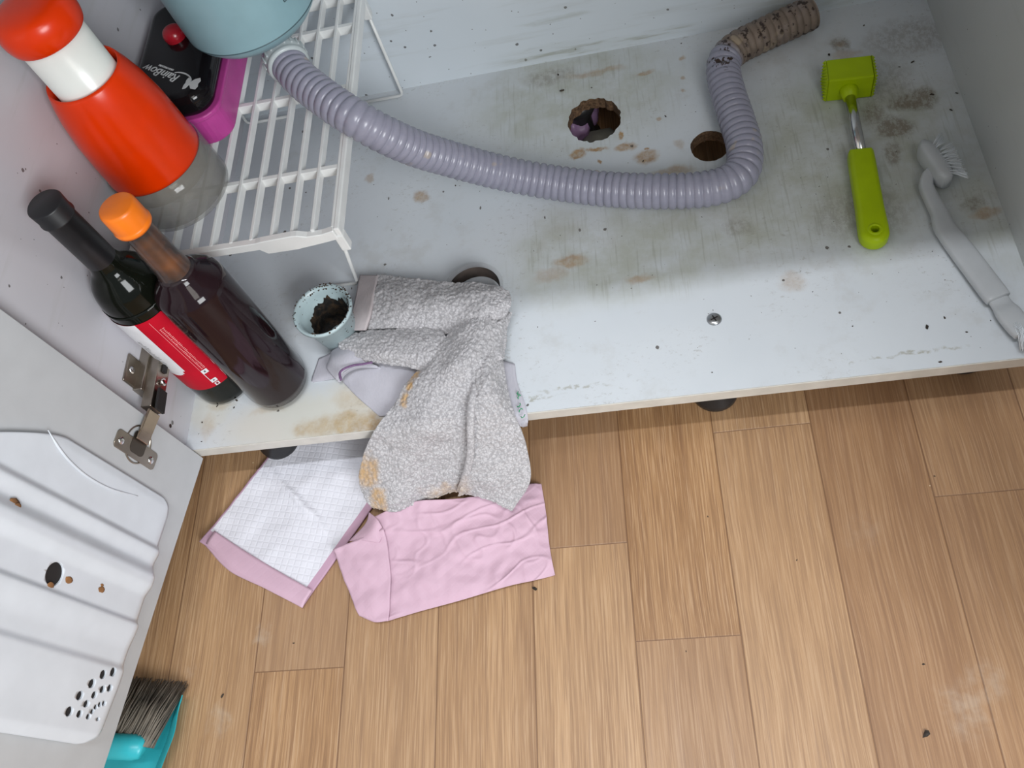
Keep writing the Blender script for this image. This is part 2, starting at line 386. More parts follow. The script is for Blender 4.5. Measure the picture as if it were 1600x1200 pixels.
M = {}
M['shelf'] = melamine_shelf()
M['wallw'] = melamine_wall('white_side_panel', (.50, .50, .54), (.60, .59, .62), .12)
M['back'] = melamine_wall('white_back_panel', (.58, .64, .69), (.68, .73, .77), .6)
M['right'] = melamine_wall('grey_white_side_panel', (.46, .48, .48), (.54, .56, .55), .10)
M['edge'] = plain('cream_edge_band', (.62, .60, .55), .4)
M['door'] = plain('white_door_melamine', (.48, .495, .51), .42, nz=.02)
M['holder'] = plain('white_molded_plastic', (.64, .68, .73), .33, nz=.02)
M['floor'] = wood_floor()
M['black'] = plain('black_plastic', (.02, .02, .022), .35)
M['dark'] = plain('recess_shade_black', (.012, .01, .01), .8)  # near-black colour stands in for the shade inside holes and slots
M['steel'] = plain('brushed_nickel_steel', (.37, .33, .28), .30, 1, .08)
M['screw'] = plain('zinc_screw', (.45, .46, .47), .3, 1)
M['steelrod'] = plain('polished_steel', (.62, .62, .62), .16, 1)
M['white_plastic'] = plain('white_rack_plastic', (.78, .79, .78), .3, nz=.03)
M['lime'] = plain('lime_green_plastic', (.37, .51, .0), .38, nz=.04, spec=.25)
M['orange'] = plain('glossy_orange_plastic', (.70, .035, .0), .24, nz=.03, spec=.35)
M['capor'] = plain('bright_orange_cap', (.90, .20, .008), .35, nz=.04)
M['whiteglossy'] = plain('white_glossy_plastic', (.78, .80, .76), .25, nz=.02)
M['pink'] = plain('magenta_plastic', (.50, .06, .30), .3)
M['blackgloss'] = plain('glossy_black_plastic', (.006, .005, .006), .1, spec=.3)
M['red'] = plain('dark_red_plastic', (.35, .01, .02), .25)
M['logo'] = plain('silver_print', (.55, .56, .57), .4)
M['trap'] = plain('pale_blue_plastic', (.25, .41, .46), .36, nz=.03)
M['trapline'] = plain('blue_grey_seam', (.07, .12, .14), .5)
M['nut'] = plain('pale_grey_plastic', (.50, .55, .56), .35)
M['brush'] = plain('light_grey_plastic', (.46, .48, .50), .3, nz=.03)
M['bristle'] = plain('white_nylon_bristle', (.72, .76, .80), .5)
M['labelred'] = plain('red_paper_label', (.50, .004, .02), .5, spec=.15)
M['labelwhite'] = plain('white_paper_label', (.78, .79, .82), .45)
M['ink'] = plain('grey_ink', (.10, .10, .11), .5)
M['pinkink'] = plain('pale_red_ink', (.85, .30, .32), .5)
M['capsule'] = plain('black_capsule_foil', (.012, .012, .014), .42)
M['teal'] = plain('teal_plastic', (.03, .42, .48), .35)
M['broom'] = plain('grey_brown_bristle', (.17, .145, .115), .7, nz=.3)
M['cupblue'] = plain('pale_blue_cup_plastic', (.42, .52, .54), .35)
M['dirt'] = plain('dried_brown_dirt', (.06, .035, .02), .8, nz=.4)
M['crumb'] = plain('dark_crumb', (.050, .035, .025), .8, nz=.3)
M['towel'] = terry()
M['hem'] = weave('towel_woven_hem', (.50, .45, .45), (.42, .37, .38))
M['cloth'] = weave('smooth_white_cloth', (.52, .51, .56), (.46, .45, .50), 900)
M['purple'] = weave('purple_stitching', (.11, .05, .13), (.26, .17, .28))
M['green'] = plain('green_print', (.02, .30, .12), .7)
M['purplefilm'] = plain('lilac_plastic_film', (.36, .22, .40), .35)
M['stone'] = plain('grey_cement', (.33, .33, .29), .9)
def glassy(name, col, rough=.02, ior=1.45, absorb=None, alpha=1.0):
    t = NT(name); t.P(color=col, rough=rough, trans=1.0, ior=ior)
    if absorb:
        v = t.n.new('ShaderNodeVolumeAbsorption'); v.inputs[0].default_value = (*absorb[0], 1); v.inputs[1].default_value = absorb[1]
        t.l.new(v.outputs[0], t.n['Material Output'].inputs['Volume'])
    return t.m
M['wineglass'] = plain('near_black_green_glass', (.005, .006, .004), .09, nz=.1, spec=.25)
def thin(name, col, alpha, rough):
    t = NT(name); t.P(color=col, rough=rough, alpha=alpha, spec=.6); return t.m
M['glass'] = thin('clear_bottle_glass', (.22, .20, .20), .09, .03)
M['clear'] = thin('smoky_clear_plastic', (.34, .33, .30), .34, .06)
t = NT('dark_plum_liquid'); t.P(color=(.014, .006, .008), rough=.08, spec=.30); M['liquid'] = t.m
t = NT('amber_residue'); pp = t.co(); t.P(color=t.ramp(t.noise(pp, 35, 3), (.42, (.022, .012, .010)), (.72, (.17, .055, .012))), rough=.2); M['residue'] = t.m
# hose plastic: lilac grey, muddy brown towards the drain end (attribute 'mud')
t = NT('corrugated_hose_plastic'); p = t.pos(); a = t.n.new('ShaderNodeAttribute'); a.attribute_name = 'mud'; q = t.sep(a.outputs['Color'])
n1 = t.noise(p, 70, 5, .65)
base = t.mix(n1, (.225, .225, .29), (.33, .325, .40))
mud = t.math('MULTIPLY', q[0], t.ramp(t.noise(p, 40, 4), (.2, .75), (.5, 1)))
base = t.mix(mud, base, t.mix(t.noise(p, 90, 3), (.12, .085, .065), (.27, .21, .165)))
blk = t.math('MULTIPLY', t.smooth(t.noise(p, 75, 3, .7), .55, .60), q[1])
base = t.mix(blk, base, (.035, .02, .015))
base = t.mix(t.math('MULTIPLY', t.smooth(t.noise(t.vmath('ADD', p, (3, 0, 0)), 34, 2), .66, .72), .45), base, (.45, .36, .24))
t.P(color=base, rough=t.math('ADD', t.math('MULTIPLY', q[0], .3), .27)); M['hose'] = t.m
t = NT('hose_inside'); t.P(color=(.02, .015, .015), rough=.9); M['hosein'] = t.m

# ------------------------------------------------------------------ floor: individual printed planks in one sheet
W0 = 0.06847; PW = 0.10409
joints = {-3: -.30, -2: -.52, -1: -.335, 0: -.2316, 1: -.62, 2: -.50, 3: -.1195, 4: -.2231, 5: -.003, 6: -.55, 7: -.0983, 8: -.42}
vs, fs, uvs, tones = [], [], [], []
rr = random.Random(4)
for i in range(-12, 20):
    y = joints.get(i, rr.uniform(-.6, 0)) - 1.8
    while y < .6:
        y1 = y + .90
        x0 = W0 + i * PW; b = len(vs)
        vs += [(x0, y, 0), (x0 + PW, y, 0), (x0 + PW, y1, 0), (x0, y1, 0)]; fs.append((b, b + 1, b + 2, b + 3))
        uvs += [(0, 0), (PW, 0), (PW, .9), (0, .9)]; tn = (rr.random(), rr.random(), rr.random(), 1); tones += [tn] * 4
        y = y1
vs2 = vs[:]; 
fl = link('floor', vs2, fs, M['floor'], None, False); fl['kind'] = 'structure'
uvl = fl.data.uv_layers.new(name='UVMap'); uvl.data.foreach_set('uv', [c for u in uvs for c in u])
ca = fl.data.color_attributes.new('tone', 'FLOAT_COLOR', 'CORNER'); ca.data.foreach_set('color', [c for u in tones for c in u])
wl = bm_obj('wall_back', box_bm(-1.1, 2.0, .60, .66, 0, 2.4), plain('pale_wallpaper', (.6, .58, .54), .8), None, False); wl['kind'] = 'structure'
wl = bm_obj('wall_left_light_block', box_bm(-.36, -.30, -2.6, .60, 0, 2.4), plain('cream_wallpaper', (.5, .46, .40), .8), None, False); wl['kind'] = 'structure'  # unseen wall added to keep ambient light off the floor beside the door

# ------------------------------------------------------------------ cabinet
cab = thing('sink_cabinet', 'white open base cabinet with stained bottom panel and a swung open door', 'cabinet', (WD / 2, D / 2, 0))
shelf = bm_obj('bottom_panel', box_bm(0, WD, 0, D, SH - TH, SH), M['shelf'], cab, False)
def ragged(cx, cy, rx, ry, seed, jag=.05, n=56):
    r = random.Random(seed); out = []
    for k in range(n):
        a = 2 * PI * k / n; j = 1 + r.uniform(-jag, jag)
        out.append((cx + rx * j * math.cos(a), cy + ry * j * math.sin(a)))
    return prism_bm(out, SH - TH - .01, SH + .01)
h1 = at(928, 187, SH); h2 = at(1109, 228, SH)
cut(shelf, [ragged(h1.x, h1.y, .0335, .0365, 1, .045), ragged(h2.x, h2.y, .0225, .0235, 2, .02)])
# exposed chipboard inside the two holes
t = NT('raw_chipboard'); p = t.pos(); t.P(color=t.ramp(t.noise(p, 260, 4, .7), (.3, (.04, .022, .012)), (.7, (.22, .13, .07))), rough=.95); t.bump(t.noise(p, 300, 3), .001, .8); M['chip'] = t.m
shelf.data.materials.append(M['chip']); shelf.data.materials.append(M['edge'])
for pl in shelf.data.polygons:
    c = pl.center + Vector((WD / 2, D / 2, 0)) * 0
    if abs(pl.normal.z) < .5:
        inner = .01 < c.x < WD - .01 and .01 < c.y < D - .01
        pl.material_index = 1 if inner else 2
# ridge of edge banding seam along the front
bm_obj('edge_band', box_bm(0, WD, -.0012, 0.0, SH - TH, SH - .0002, bev=.0003), M['edge'], cab, False)
bm_obj('side_panel', box_bm(-TH, 0, 0, D + .01, SH - TH, TOP), M['wallw'], cab, False)
bm_obj('side_panel', box_bm(WD, WD + TH, 0, D + .01, SH - TH, TOP), M['right'], cab, False)
bm_obj('back_panel', box_bm(0, WD, D, D + .006, SH - TH, TOP), M['back'], cab, False)
for (px, py, xx, yy) in ((1115, 640, None, .047), (345, 715, .068, .045), (0, 0, .86, .06), (0, 0, .06, .46), (0, 0, .86, .46), (0, 0, .47, .46)):
    x = at(px, py, .04).x + .006 if xx is None else xx
    prof = [(0, 0), (.024, 0), (.0255, .003), (.0255, .012), (.018, .020), (.016, .045), (.024, .062), (.0255, .066), (.0255, SH - TH), (0, SH - TH)]
    bm_obj('leveling_foot', lathe_bm([(r, z) for r, z in prof], 32, (x, yy, 0)), M['black'], cab)
# worktop above (casts the shade inside)
wt = thing('worktop', 'pale stone kitchen worktop with an overhanging front edge above the cabinet', 'worktop', (WD / 2, D / 2, TOP))
bm_obj('slab', box_bm(-.298, WD + .5, -.03, .598, TOP, TOP + .03, bev=.003), plain('pale_stone', (.6, .6, .58), .3), wt, False)
# unseen carcass block added so that daylight enters only at the front
bm_obj('side_light_block', box_bm(-.298, -TH - .001, .0, .59, SH - TH, TOP), M['wallw'], None, False)
tag(bpy.data.objects['side_light_block'], 'unseen white carcass block added left of the open cabinet to keep daylight out', 'cabinet')
# screw in the shelf
sp_ = at(1116, 499, SH)
scr = thing('panel_screw', 'silver cross head screw standing proud of the white panel front', 'screw', sp_)
bm_obj('screw_head', lathe_bm([(0, .0022), (.0035, .0026), (.0065, .0018), (.0078, .0004), (.0074, 0), (0, 0)], 28, sp_), M['screw'], scr)
bm = bmesh.new()
for a in (0.4, 0.4 + PI / 2): box_bm(-.004, .004, -.0007, .0007, .0022, .0028, bm, Matrix.Translation(sp_) @ Matrix.Rotation(a, 4, 'Z'))
bm_obj('screw_slot', bm, M['dark'], scr, False)

# ------------------------------------------------------------------ door
DA = Vector((.0142, -.0039)); DB = Vector((-.0377, -.3288)); dd = (DB - DA).normalized()
dn = Vector((-dd.y, dd.x))      # inner face normal (towards +x)
DM = Matrix(((dd.x, dn.x, 0, DA.x), (dd.y, dn.y, 0, DA.y), (0, 0, 1, 0), (0, 0, 0, 1)))   # local: s along door, n outwards from inner face, z
ZB = .079
door = bm_obj('cabinet_door', box_bm(0, .445, -.018, 0, ZB, .80, mat=DM, bev=.0008), M['door'], cab, False)
bm_obj('cabinet_door', box_bm(0, .445, -.018, 0, ZB, .80, mat=Matrix(((.0, 1, 0, WD + .045), (-1, 0, 0, -.004), (0, 0, 1, 0), (0, 0, 0, 1))), bev=.0008), M['door'], cab, False)
# moulded holder on the inner face: depth profile over s, rounded outline
def hold_depth(s, z):
    def ss(a, b, x): tt = min(1, max(0, (x - a) / (b - a))); return tt * tt * (3 - 2 * tt)
    d = .006
    d += .006 * ss(.114, .122, s) - .003 * ss(.122, .135, s)
    d += .009 * ss(.135, .150, s)
    d -= .006 * ss(.155, .170, s)
    d += .005 * ss(.192, .198, s) - .004 * ss(.198, .225, s)
    d += .004 * ss(.235, .243, s) - .003 * ss(.25, .29, s)
    # bulging arc near the hinge side
    rad = math.hypot((s - .066) * 2.2, (z - .30))
    arc = .30 + .0; 
    e = min(s - .066, .31 - s, 1); zb = z - (.113)
    edge = min(e, zb)
    d *= ss(-.004, .010, edge) * .35 + .65
    return d
def in_edge(z):
    # s of the hinge-side border as a function of z: straight, then sweeping away at the top
    if z < .27: return .066
    return .066 + .10 * ((z - .27) / .2) ** 1.6
S0, S1, Z0, Z1 = .066, .312, .113, .60
NS, NZ = 150, 110
gv = []; 
for j in range(NZ + 1):
    row = []
    for i in range(NS + 1):
        u = i / NS; v = j / NZ; z = Z0 + (Z1 - Z0) * v; e0 = in_edge(z); s = e0 + (S1 - e0) * u
        # rounded lower corners
        rc = .02; zz = z
        if s < S0 + rc: q = (S0 + rc - s) / rc; zmin = Z0 + rc - math.sqrt(max(0, rc * rc - (q * rc) ** 2))
        elif s > S1 - .03: q = (s - S1 + .03) / .03; zmin = Z0 + .03 - math.sqrt(max(0, .03 ** 2 - (q * .03) ** 2))
        else: zmin = Z0
        zz = zmin + (Z1 - zmin) * v
        d = hold_depth(s, zz)
        # shallow arc crease
        row.append(Vector((s, d, zz)))
    gv.append(row)
verts = [v for r in gv for v in r] + [Vector((v.x, 0.0005, v.z)) for r in gv for v in r]
nc = NS + 1; o_ = (NZ + 1) * nc; faces = []
for j in range(NZ):
    for i in range(NS):
        a, b, c, d = j * nc + i, j * nc + i + 1, (j + 1) * nc + i + 1, (j + 1) * nc + i
        faces.append((a, d, c, b)); faces.append((o_ + a, o_ + b, o_ + c, o_ + d))
for j in range(NZ):
    for i in (0, NS):
        a, d = j * nc + i, (j + 1) * nc + i
        faces.append((a, o_ + a, o_ + d, d) if i == 0 else (d, o_ + d, o_ + a, a))
for i in range(NS):
    for j in (0, NZ):
        a, b = j * nc + i, j * nc + i + 1
        faces.append((b, o_ + b, o_ + a, a) if j == 0 else (a, o_ + a, o_ + b, b))
holder = link('knife_holder', [DM @ v for v in verts], faces, M['holder'], door)
bm = bmesh.new(); bm.from_mesh(holder.data); bmesh.ops.recalc_face_normals(bm, faces=bm.faces); bm.to_mesh(holder.data); bm.free()
def dloc(px, py, off=0.012):
    a = (px - 800) / F; b = (py - 600) / F
    d = Vector([R[0][i] * a + R[1][i] * b + R[2][i] for i in range(3)])
    A = DA + dn * off; r2 = Vector((d.x, d.y)); tt = (A - Vector((CAM.x, CAM.y))).dot(dn) / r2.dot(dn); P = CAM + d * tt
    return (Vector((P.x, P.y)) - A).dot(dd), P.z
hpos = []
def hcut(px, py, r, off=.012, dep=.03):
    s, z = dloc(px, py, off); d0 = min(hold_depth(s + q * r, z) for q in (-1, 0, 1)) - .0016; hpos.append((s, z, r, d0))
    M4 = DM @ Matrix.Translation((s, 0, z)) @ Matrix.Rotation(-PI / 2, 4, 'X')
    return lathe_bm([(0, d0), (r, d0), (r, dep), (0, dep)], 24, (0, 0, 0), (0, 0, 1)), M4
cs = []
big = [(85, 897, .0105)]
small = [(154, 1053, .0042), (170, 1049, .0042), (137, 1067, .0042), (120, 1086, .0042), (105, 1111, .0044), (154, 1076, .0034), (165, 1074, .0034), (142, 1085, .0034), (131, 1099, .0034), (121, 1115, .0034), (158, 1098, .0024), (152, 1100, .0024), (146, 1104, .0024), (141, 1111, .0024), (135, 1119, .0026), (150, 1123, .0018)]
discs = bmesh.new()
for px, py, r in big + small:
    c, M4 = hcut(px, py, r); c.transform(M4); bmesh.ops.recalc_face_normals(c, faces=c.faces); cs.append(c)
cut(holder, cs)
holder.data.materials.append(M['dark']); DI = DM.inverted()
for pl in holder.data.polygons:
    c = DI @ pl.center
    if any(abs(c.y - d0) < .0002 and math.hypot(c.x - s, c.z - z) < r for s, z, r, d0 in hpos): pl.material_index = 1; pl.use_smooth = False  # shade of the hollow is painted on the hole floors
# raised arc crease on the holder
pts = [dloc(px, py, .006) for px, py in ((76, 672), (92, 700), (112, 724), (140, 747), (175, 765), (215, 775))]
cv = cr([DM @ Vector((s, hold_depth(s, z) + .0002, z)) for s, z in pts], 8)
bm_obj('moulded_rib', sweep_bm(cv, [.0012 * min(1, .3 + min(i, len(cv) - 1 - i) / 8) for i in range(len(cv))], 8), M['holder'], door)
# rust drips
rq = random.Random(3); RU = plain('rust_brown', (.30, .14, .05), .8, nz=.3)
for px, py, r in ((22, 785, .003), (26, 790, .002), (106, 906, .0028), (78, 914, .0022), (157, 921, .0024), (158, 914, .0012), (151, 1148, .0016)):
    s, z = dloc(px, py, .011 if py < 1140 else 0.0)
    d0 = hold_depth(s, z) if py < 1140 else 0
    b = bmesh.new(); bmesh.ops.create_icosphere(b, subdivisions=2, radius=1)
    for v in b.verts: v.co = Vector((v.co.x * r * (1 + .4 * rq.random()), v.co.y * .0004, v.co.z * r * 1.6 * (1 + .4 * rq.random())))
    b.transform(DM @ Matrix.Translation((s, d0 + .0002, z))); bm_obj('rust_stain', b, RU, door)

# ------------------------------------------------------------------ concealed hinge (cup plate on the door, arm, plate on the side panel)
def dbox(pts_px, off0, off1, bev=.0006):
    """prism whose outline is given in door-plane coordinates"""
    out = [(s, z) for s, z in pts_px]
    b = prism_bm(out, off0, off1, bev)           # x=s, y=z, z=offset
    b.transform(DM @ Matrix(((1, 0, 0, 0), (0, 0, 1, 0), (0, 1, 0, 0), (0, 0, 0, 1))))
    bmesh.ops.recalc_face_normals(b, faces=b.faces); return b
hs, hz = dloc(213, 694, .001)
def screw_at(bm, s, z, off, r=.0032):
    b = lathe_bm([(0, .0012), (r * .55, .0014), (r, .0004), (r, -.0004)], 16); b.transform(DM @ Matrix.Translation((s, off, z)) @ Matrix.Rotation(-PI / 2, 4, 'X')); merge(bm, b)
hinge_g = bpy.data.objects.new('cabinet_hinge', None); COL.objects.link(hinge_g); hinge_g.location = DM @ Vector((hs, 0, hz)); hinge_g.parent = cab; hinge_g.matrix_parent_inverse = Matrix.Translation(-cab.location)
def hpart(name, bm, mat, smooth=False):
    bmesh.ops.recalc_face_normals(bm, faces=bm.faces)
    me = bpy.data.meshes.new(name); bm.to_mesh(me); bm.free(); o = bpy.data.objects.new(name, me); COL.objects.link(o); me.materials.append(mat)
    if smooth: me.polygons.foreach_set('use_smooth', [True] * len(me.polygons))
    o.parent = hinge_g; o.matrix_parent_inverse = Matrix.Translation(-Vector(DM @ Vector((hs, 0, hz)))); return o
corn = [dloc(*q, .001) for q in ((186, 668), (250, 712), (236, 733), (176, 697))]
cs_ = sum(c[0] for c in corn) / 4; cz_ = sum(c[1] for c in corn) / 4
pl = dbox(rrect(cs_ - .0095, cs_ + .0095, cz_ - .034, cz_ + .034, .0045), 0, .0016, .0004)
hpart('cup_plate', pl, M['steel'])
for k in (-1, 1):
    bm = bmesh.new(); screw_at(bm, cs_ + .001, cz_ + k * .0255, .0018, .0042); hpart('screw', bm, M['steelrod'], True)
b = lathe_bm([(.0185, -.010), (.0185, .0010), (.0200, .0014), (.0200, 0)], 40); b.transform(DM @ Matrix.Translation((cs_ - .006, 0, cz_)) @ Matrix.Rotation(-PI / 2, 4, 'X'))
hpart('hinge_cup', b, M['steel'], True)
bm = bmesh.new()
U0 = dbox(rrect(cs_ - .018, cs_ + .0045, cz_ - .0115, cz_ + .0115, .005), .0017, .0019, 0); merge(bm, U0)
hpart('cup_recess_shade', bm, plain('shaded_metal', (.10, .085, .07), .4, .8))  # flat plate with the shade of the hollow cup put into its colour
# arm pieces in the world: link from the cup, then the arm along the side panel x = 0
def seg_box(a, b, w, h, upv, bev=.0008):
    a = Vector(a); b = Vector(b); x = (b - a).normalized(); z = (Vector(upv) - x * Vector(upv).dot(x)).normalized(); y = z.cross(x)
    Mx = Matrix(((x.x, y.x, z.x, a.x), (x.y, y.y, z.y, a.y), (x.z, y.z, z.z, a.z), (0, 0, 0, 1)))
    return box_bm(0, (b - a).length, -w / 2, w / 2, -h / 2, h / 2, mat=Mx, bev=bev)
zc = cz_
P0 = DM @ Vector((cs_ - .009, .004, zc)); P1 = Vector((.021, .001, zc)); P2 = Vector((.016, .084, zc))
hpart('link_arm', seg_box(P0, P1, .0185, .003, (1, .2, 0)), plain('bronze_toned_steel', (.46, .37, .29), .2, 1))
hpart('hinge_arm', seg_box(P1 + Vector((-.004, .002, 0)), P2, .020, .012, (1, 0, 0)), M['steel'])
bm = bmesh.new(); merge(bm, seg_box(P1.lerp(P2, .56) + Vector((.0052, 0, 0)), P1.lerp(P2, .72) + Vector((.0055, 0, 0)), .006, .003, (1, 0, 0), .0003)); hpart('arm_slot', bm, M['dark'])
bm = bmesh.new(); merge(bm, seg_box(P1.lerp(P2, .0) + Vector((.0062, 0, 0)), P1.lerp(P2, .30) + Vector((.0062, 0, 0)), .014, .003, (1, 0, 0), .0003))
hpart('arm_slot', bm, M['dark'])
for q in (.42, .86):
    bm = bmesh.new(); c = P1.lerp(P2, q) + Vector((.0066, 0, 0)); merge(bm, lathe_bm([(0, .0012), (.0026, .0014), (.0042, .0004), (.0042, -.001)], 18, c, (1, 0, 0))); hpart('screw', bm, M['steelrod'], True)
bm = bmesh.new(); merge(bm, box_bm(0, .011, .022, .085, zc - .012, zc + .014, bev=.001))
merge(bm, box_bm(0, .003, .024, .056, zc - .032, zc + .033, bev=.0012))
hpart('mounting_plate', bm, M['steel'])
for k in (-1, 1):
    bm = bmesh.new(); merge(bm, lathe_bm([(0, .0012), (.0022, .0016), (.0042, .0004), (.0042, -.001)], 18, (.0033, .040, zc + k * .0245), (1, 0, 0))); hpart('screw', bm, M['steelrod'], True)

bm_obj('screw_hole', lathe_bm([(0, .0004), (.0016, .0004), (.0024, .0001)], 16, (0, .0152, .1304), (1, 0, 0)), plain('reddish_hole', (.10, .035, .03), .8, nz=.4), cab)
# ------------------------------------------------------------------ wire shelf rack
RX0, RX1, RY0, RY1, RZ = .006, .2385, .146, .506, .26
rack = thing('storage_rack', 'white plastic slatted storage rack on thin legs in the left of the cabinet', 'rack', ((RX0 + RX1) / 2, (RY0 + RY1) / 2, SH))
gr = bmesh.new(); n = 10
for k in range(n + 1):
    x = RX0 + .004 + (RX1 - RX0 - .008) * k / n
    box_bm(x - .0018, x + .0018, RY0 + .004, RY1, RZ - .010, RZ, gr, bev=.0006)
bm_obj('slats', gr, M['white_plastic'], rack, False)
gr = bmesh.new()
for y in (.232, .350, .452): box_bm(RX0, RX1, y - .0028, y + .0028, RZ - .012, RZ - .0008, gr, bev=.0006)
bm_obj('crossbars', gr, M['white_plastic'], rack, False)
# front rim with the step seen in the photo
xs = [(RX0, -.001, .012), (.105, -.001, .012), (.150, -.001, .012), (.156, 0, .020), (.190, .0015, .020), (.196, .001, .019), (.206, -.003, .018), (.222, -.003, .016), (RX1 - .003, 0, .014)]
vs_, fs_ = [], []
for x, t_, dp in xs:
    vs_ += [(x, RY0 - .002, RZ + t_), (x, RY0 - .002, RZ - dp), (x, RY0 + .006, RZ - dp), (x, RY0 + .006, RZ + t_)]
for i in range(len(xs) - 1):
    a = i * 4
    for k in range(4): fs_.append((a + k, a + (k + 1) % 4, a + 4 + (k + 1) % 4, a + 4 + k))
fs_.append((0, 3, 2, 1)); a = (len(xs) - 1) * 4; fs_.append((a, a + 1, a + 2, a + 3))
bm = bmesh.new(); me_ = bpy.data.meshes.new('x'); me_.from_pydata(vs_, [], fs_); bm.from_mesh(me_); bmesh.ops.recalc_face_normals(bm, faces=bm.faces); bevel_bm(bm, .0008, 1, 25)
bm_obj('front_rim', bm, M['white_plastic'], rack, False)
bm = bmesh.new()
for x in (RX0, RX1): box_bm(x - .003, x + .003, RY0, RY1 + .002, RZ - .014, RZ + .0006, bm, bev=.0014)
box_bm(RX0, RX1, RY1, RY1 + .004, RZ - .014, RZ + .0006, bm, bev=.001)
bm_obj('side_rim', bm, M['white_plastic'], rack, False)
for (yy, nm) in ((RY0 + .004, 0), (RY1 - .004, 1)):
    for x, sg in ((RX1 - .001, -1), (RX0 + .001, 1)):
        pts = [Vector((x, yy, RZ - .008)), Vector((x, yy, SH + .008)), Vector((x + sg * .001, yy, SH + .0045)), Vector((x + sg * .005, yy, SH + .0022)), Vector((x + sg * .06, yy, SH + .0021))]
        if nm == 0 and sg == -1:      # this wire leg leans backwards, its foot behind the towel
            ft = at(560, 443, SH + .0021); pts = [pts[0], ft + Vector((0, 0, .003)), ft + Vector((-.004, .001, .0)), ft + Vector((-.04, .003, 0))]
        L = bm_obj('leg', sweep_bm(pts, .0021, 10), M['white_plastic'], rack)
        bm_obj('leg_socket', box_bm(x - .006, x + .004, yy - .006, yy + .006, RZ - .034, RZ - .008, bev=.0012), M['white_plastic'], L, False) if False else None
        bm_obj('leg_socket', box_bm(x - .0055, x + .0045, yy - .0055, yy + .0055, RZ - .034, RZ - .010, bev=.0012), M['white_plastic'], L, False)

# ------------------------------------------------------------------ bottles
def axis_to(base, top): return (Vector(top) - Vector(base)).normalized()
wb_ = Vector((.0378, .088, SH)); wa = axis_to(wb_, (.0385, .0925, .413)); WH = .318
wine = thing('wine_bottle', 'black wine bottle with a red and white label and black capsule', 'bottle', wb_)
prof = [(0, .004), (.020, .001), (.032, 0), (.0352, .004), (.0358, .012), (.0357, .172), (.0352, .186), (.0336, .199), (.0300, .2105), (.0236, .2205), (.0174, .229), (.0148, .240), (.0142, .252), (.0140, WH - .004), (0, WH - .004)]
def smooth_prof(p, n=4):
    v = cr([Vector((a, b, 0)) for a, b in p], n); return [(max(0, q.x), q.y) for q in v]
bm_obj('bottle_glass', lathe_bm([prof[0], prof[1], prof[2], prof[3]] + smooth_prof(prof[4:13], 5) + prof[13:], 56, wb_, wa), M['wineglass'], wine)
bm_obj('capsule', lathe_bm([(.0150, .236), (.0150, .300), (.0168, .3005), (.0168, .302), (.0160, .303), (.0168, WH - .0012), (.0158, WH), (0, WH)], 40, wb_, wa), M['capsule'], wine)
LZ0, LZ1 = .041, .176
lab = bm_obj('label', lathe_bm([(.0361, LZ0), (.0362, (LZ0 + LZ1) / 2), (.0361, LZ1)], 60, wb_, wa, a0=-PI * 1.0, a1=PI * .30), M['labelred'], wine)
LM = Matrix.Translation(wb_) @ Vector((0, 0, 1)).rotation_difference(wa).to_matrix().to_4x4()
def curved(name, cells, mat, parent, r):
    """cells = list of (angle0, angle1, z0, z1) patches wrapped on the bottle"""
    bm = bmesh.new()
    for a0, a1, z0, z1 in cells:
        k = max(1, int(abs(a1 - a0) / .08)); prev = None
        for i in range(k + 1):
            a = a0 + (a1 - a0) * i / k; c = [bm.verts.new(LM @ Vector((r * math.cos(a), r * math.sin(a), z))) for z in (z0, z1)]
            if prev: bm.faces.new((prev[0], c[0], c[1], prev[1]))
            prev = c
    return bm_obj(name, bm, mat, parent)
A = math.radians
cells = []
# white panel with a rounded lower corner
for i in range(16):
    a = A(-160 + i * 4.6); a2 = a + A(4.6); q = max(0, (i - 11) / 4.2); z0 = LZ0 + .034 + .012 * (1 - math.sqrt(max(0, 1 - min(1, q) ** 2)))
    cells.append((a, a2, z0, LZ1))
curved('label_panel', cells, M['labelwhite'], lab, .0364)
rg = random.Random(5); cells = []
for k in range(15):      # the script lettering reads up the bottle
    z = LZ0 + .056 + k * .0032; cells += [(A(-116), A(-116 + rg.uniform(5, 12)), z, z + .0007), (A(-118), A(-116.6), z, z + rg.uniform(.001, .003))]
curved('label_lettering', cells, M['ink'], lab, .0366)
cells = []
for k in range(34):
    z = LZ0 + .036 + k * .0024
    for q in (0, 1): cells.append((A(-62 + q * 4.5), A(-62 + q * 4.5 + rg.uniform(2, 3.4)), z, z + .0013))
cells.append((A(-66), A(-65.3), LZ0 + .035, LZ1 - .004))
curved('label_small_print', cells, M['pinkink'], lab, .0365)
curved('label_boxes', [(A(-66), A(-55), LZ0 + .027, LZ0 + .034), (A(-66), A(-55), LZ0 + .008, LZ0 + .014), (A(-66), A(-65), LZ0 + .014, LZ0 + .027), (A(-64), A(-62), LZ0 + .0015, LZ0 + .006), (A(-58), A(-56), LZ0 + .0015, LZ0 + .006), (A(-64), A(-56), LZ0 + .001, LZ0 + .002), (A(-64), A(-56), LZ0 + .0055, LZ0 + .0065)], M['labelwhite'], lab, .0366)
curved('label_marks', [(A(-62), A(-59), LZ0 + .029, LZ0 + .032), (A(-62), A(-59), LZ0 + .010, LZ0 + .012), (A(-61.5), A(-59), LZ0 + .003, LZ0 + .0045)], M['ink'], lab, .0367)

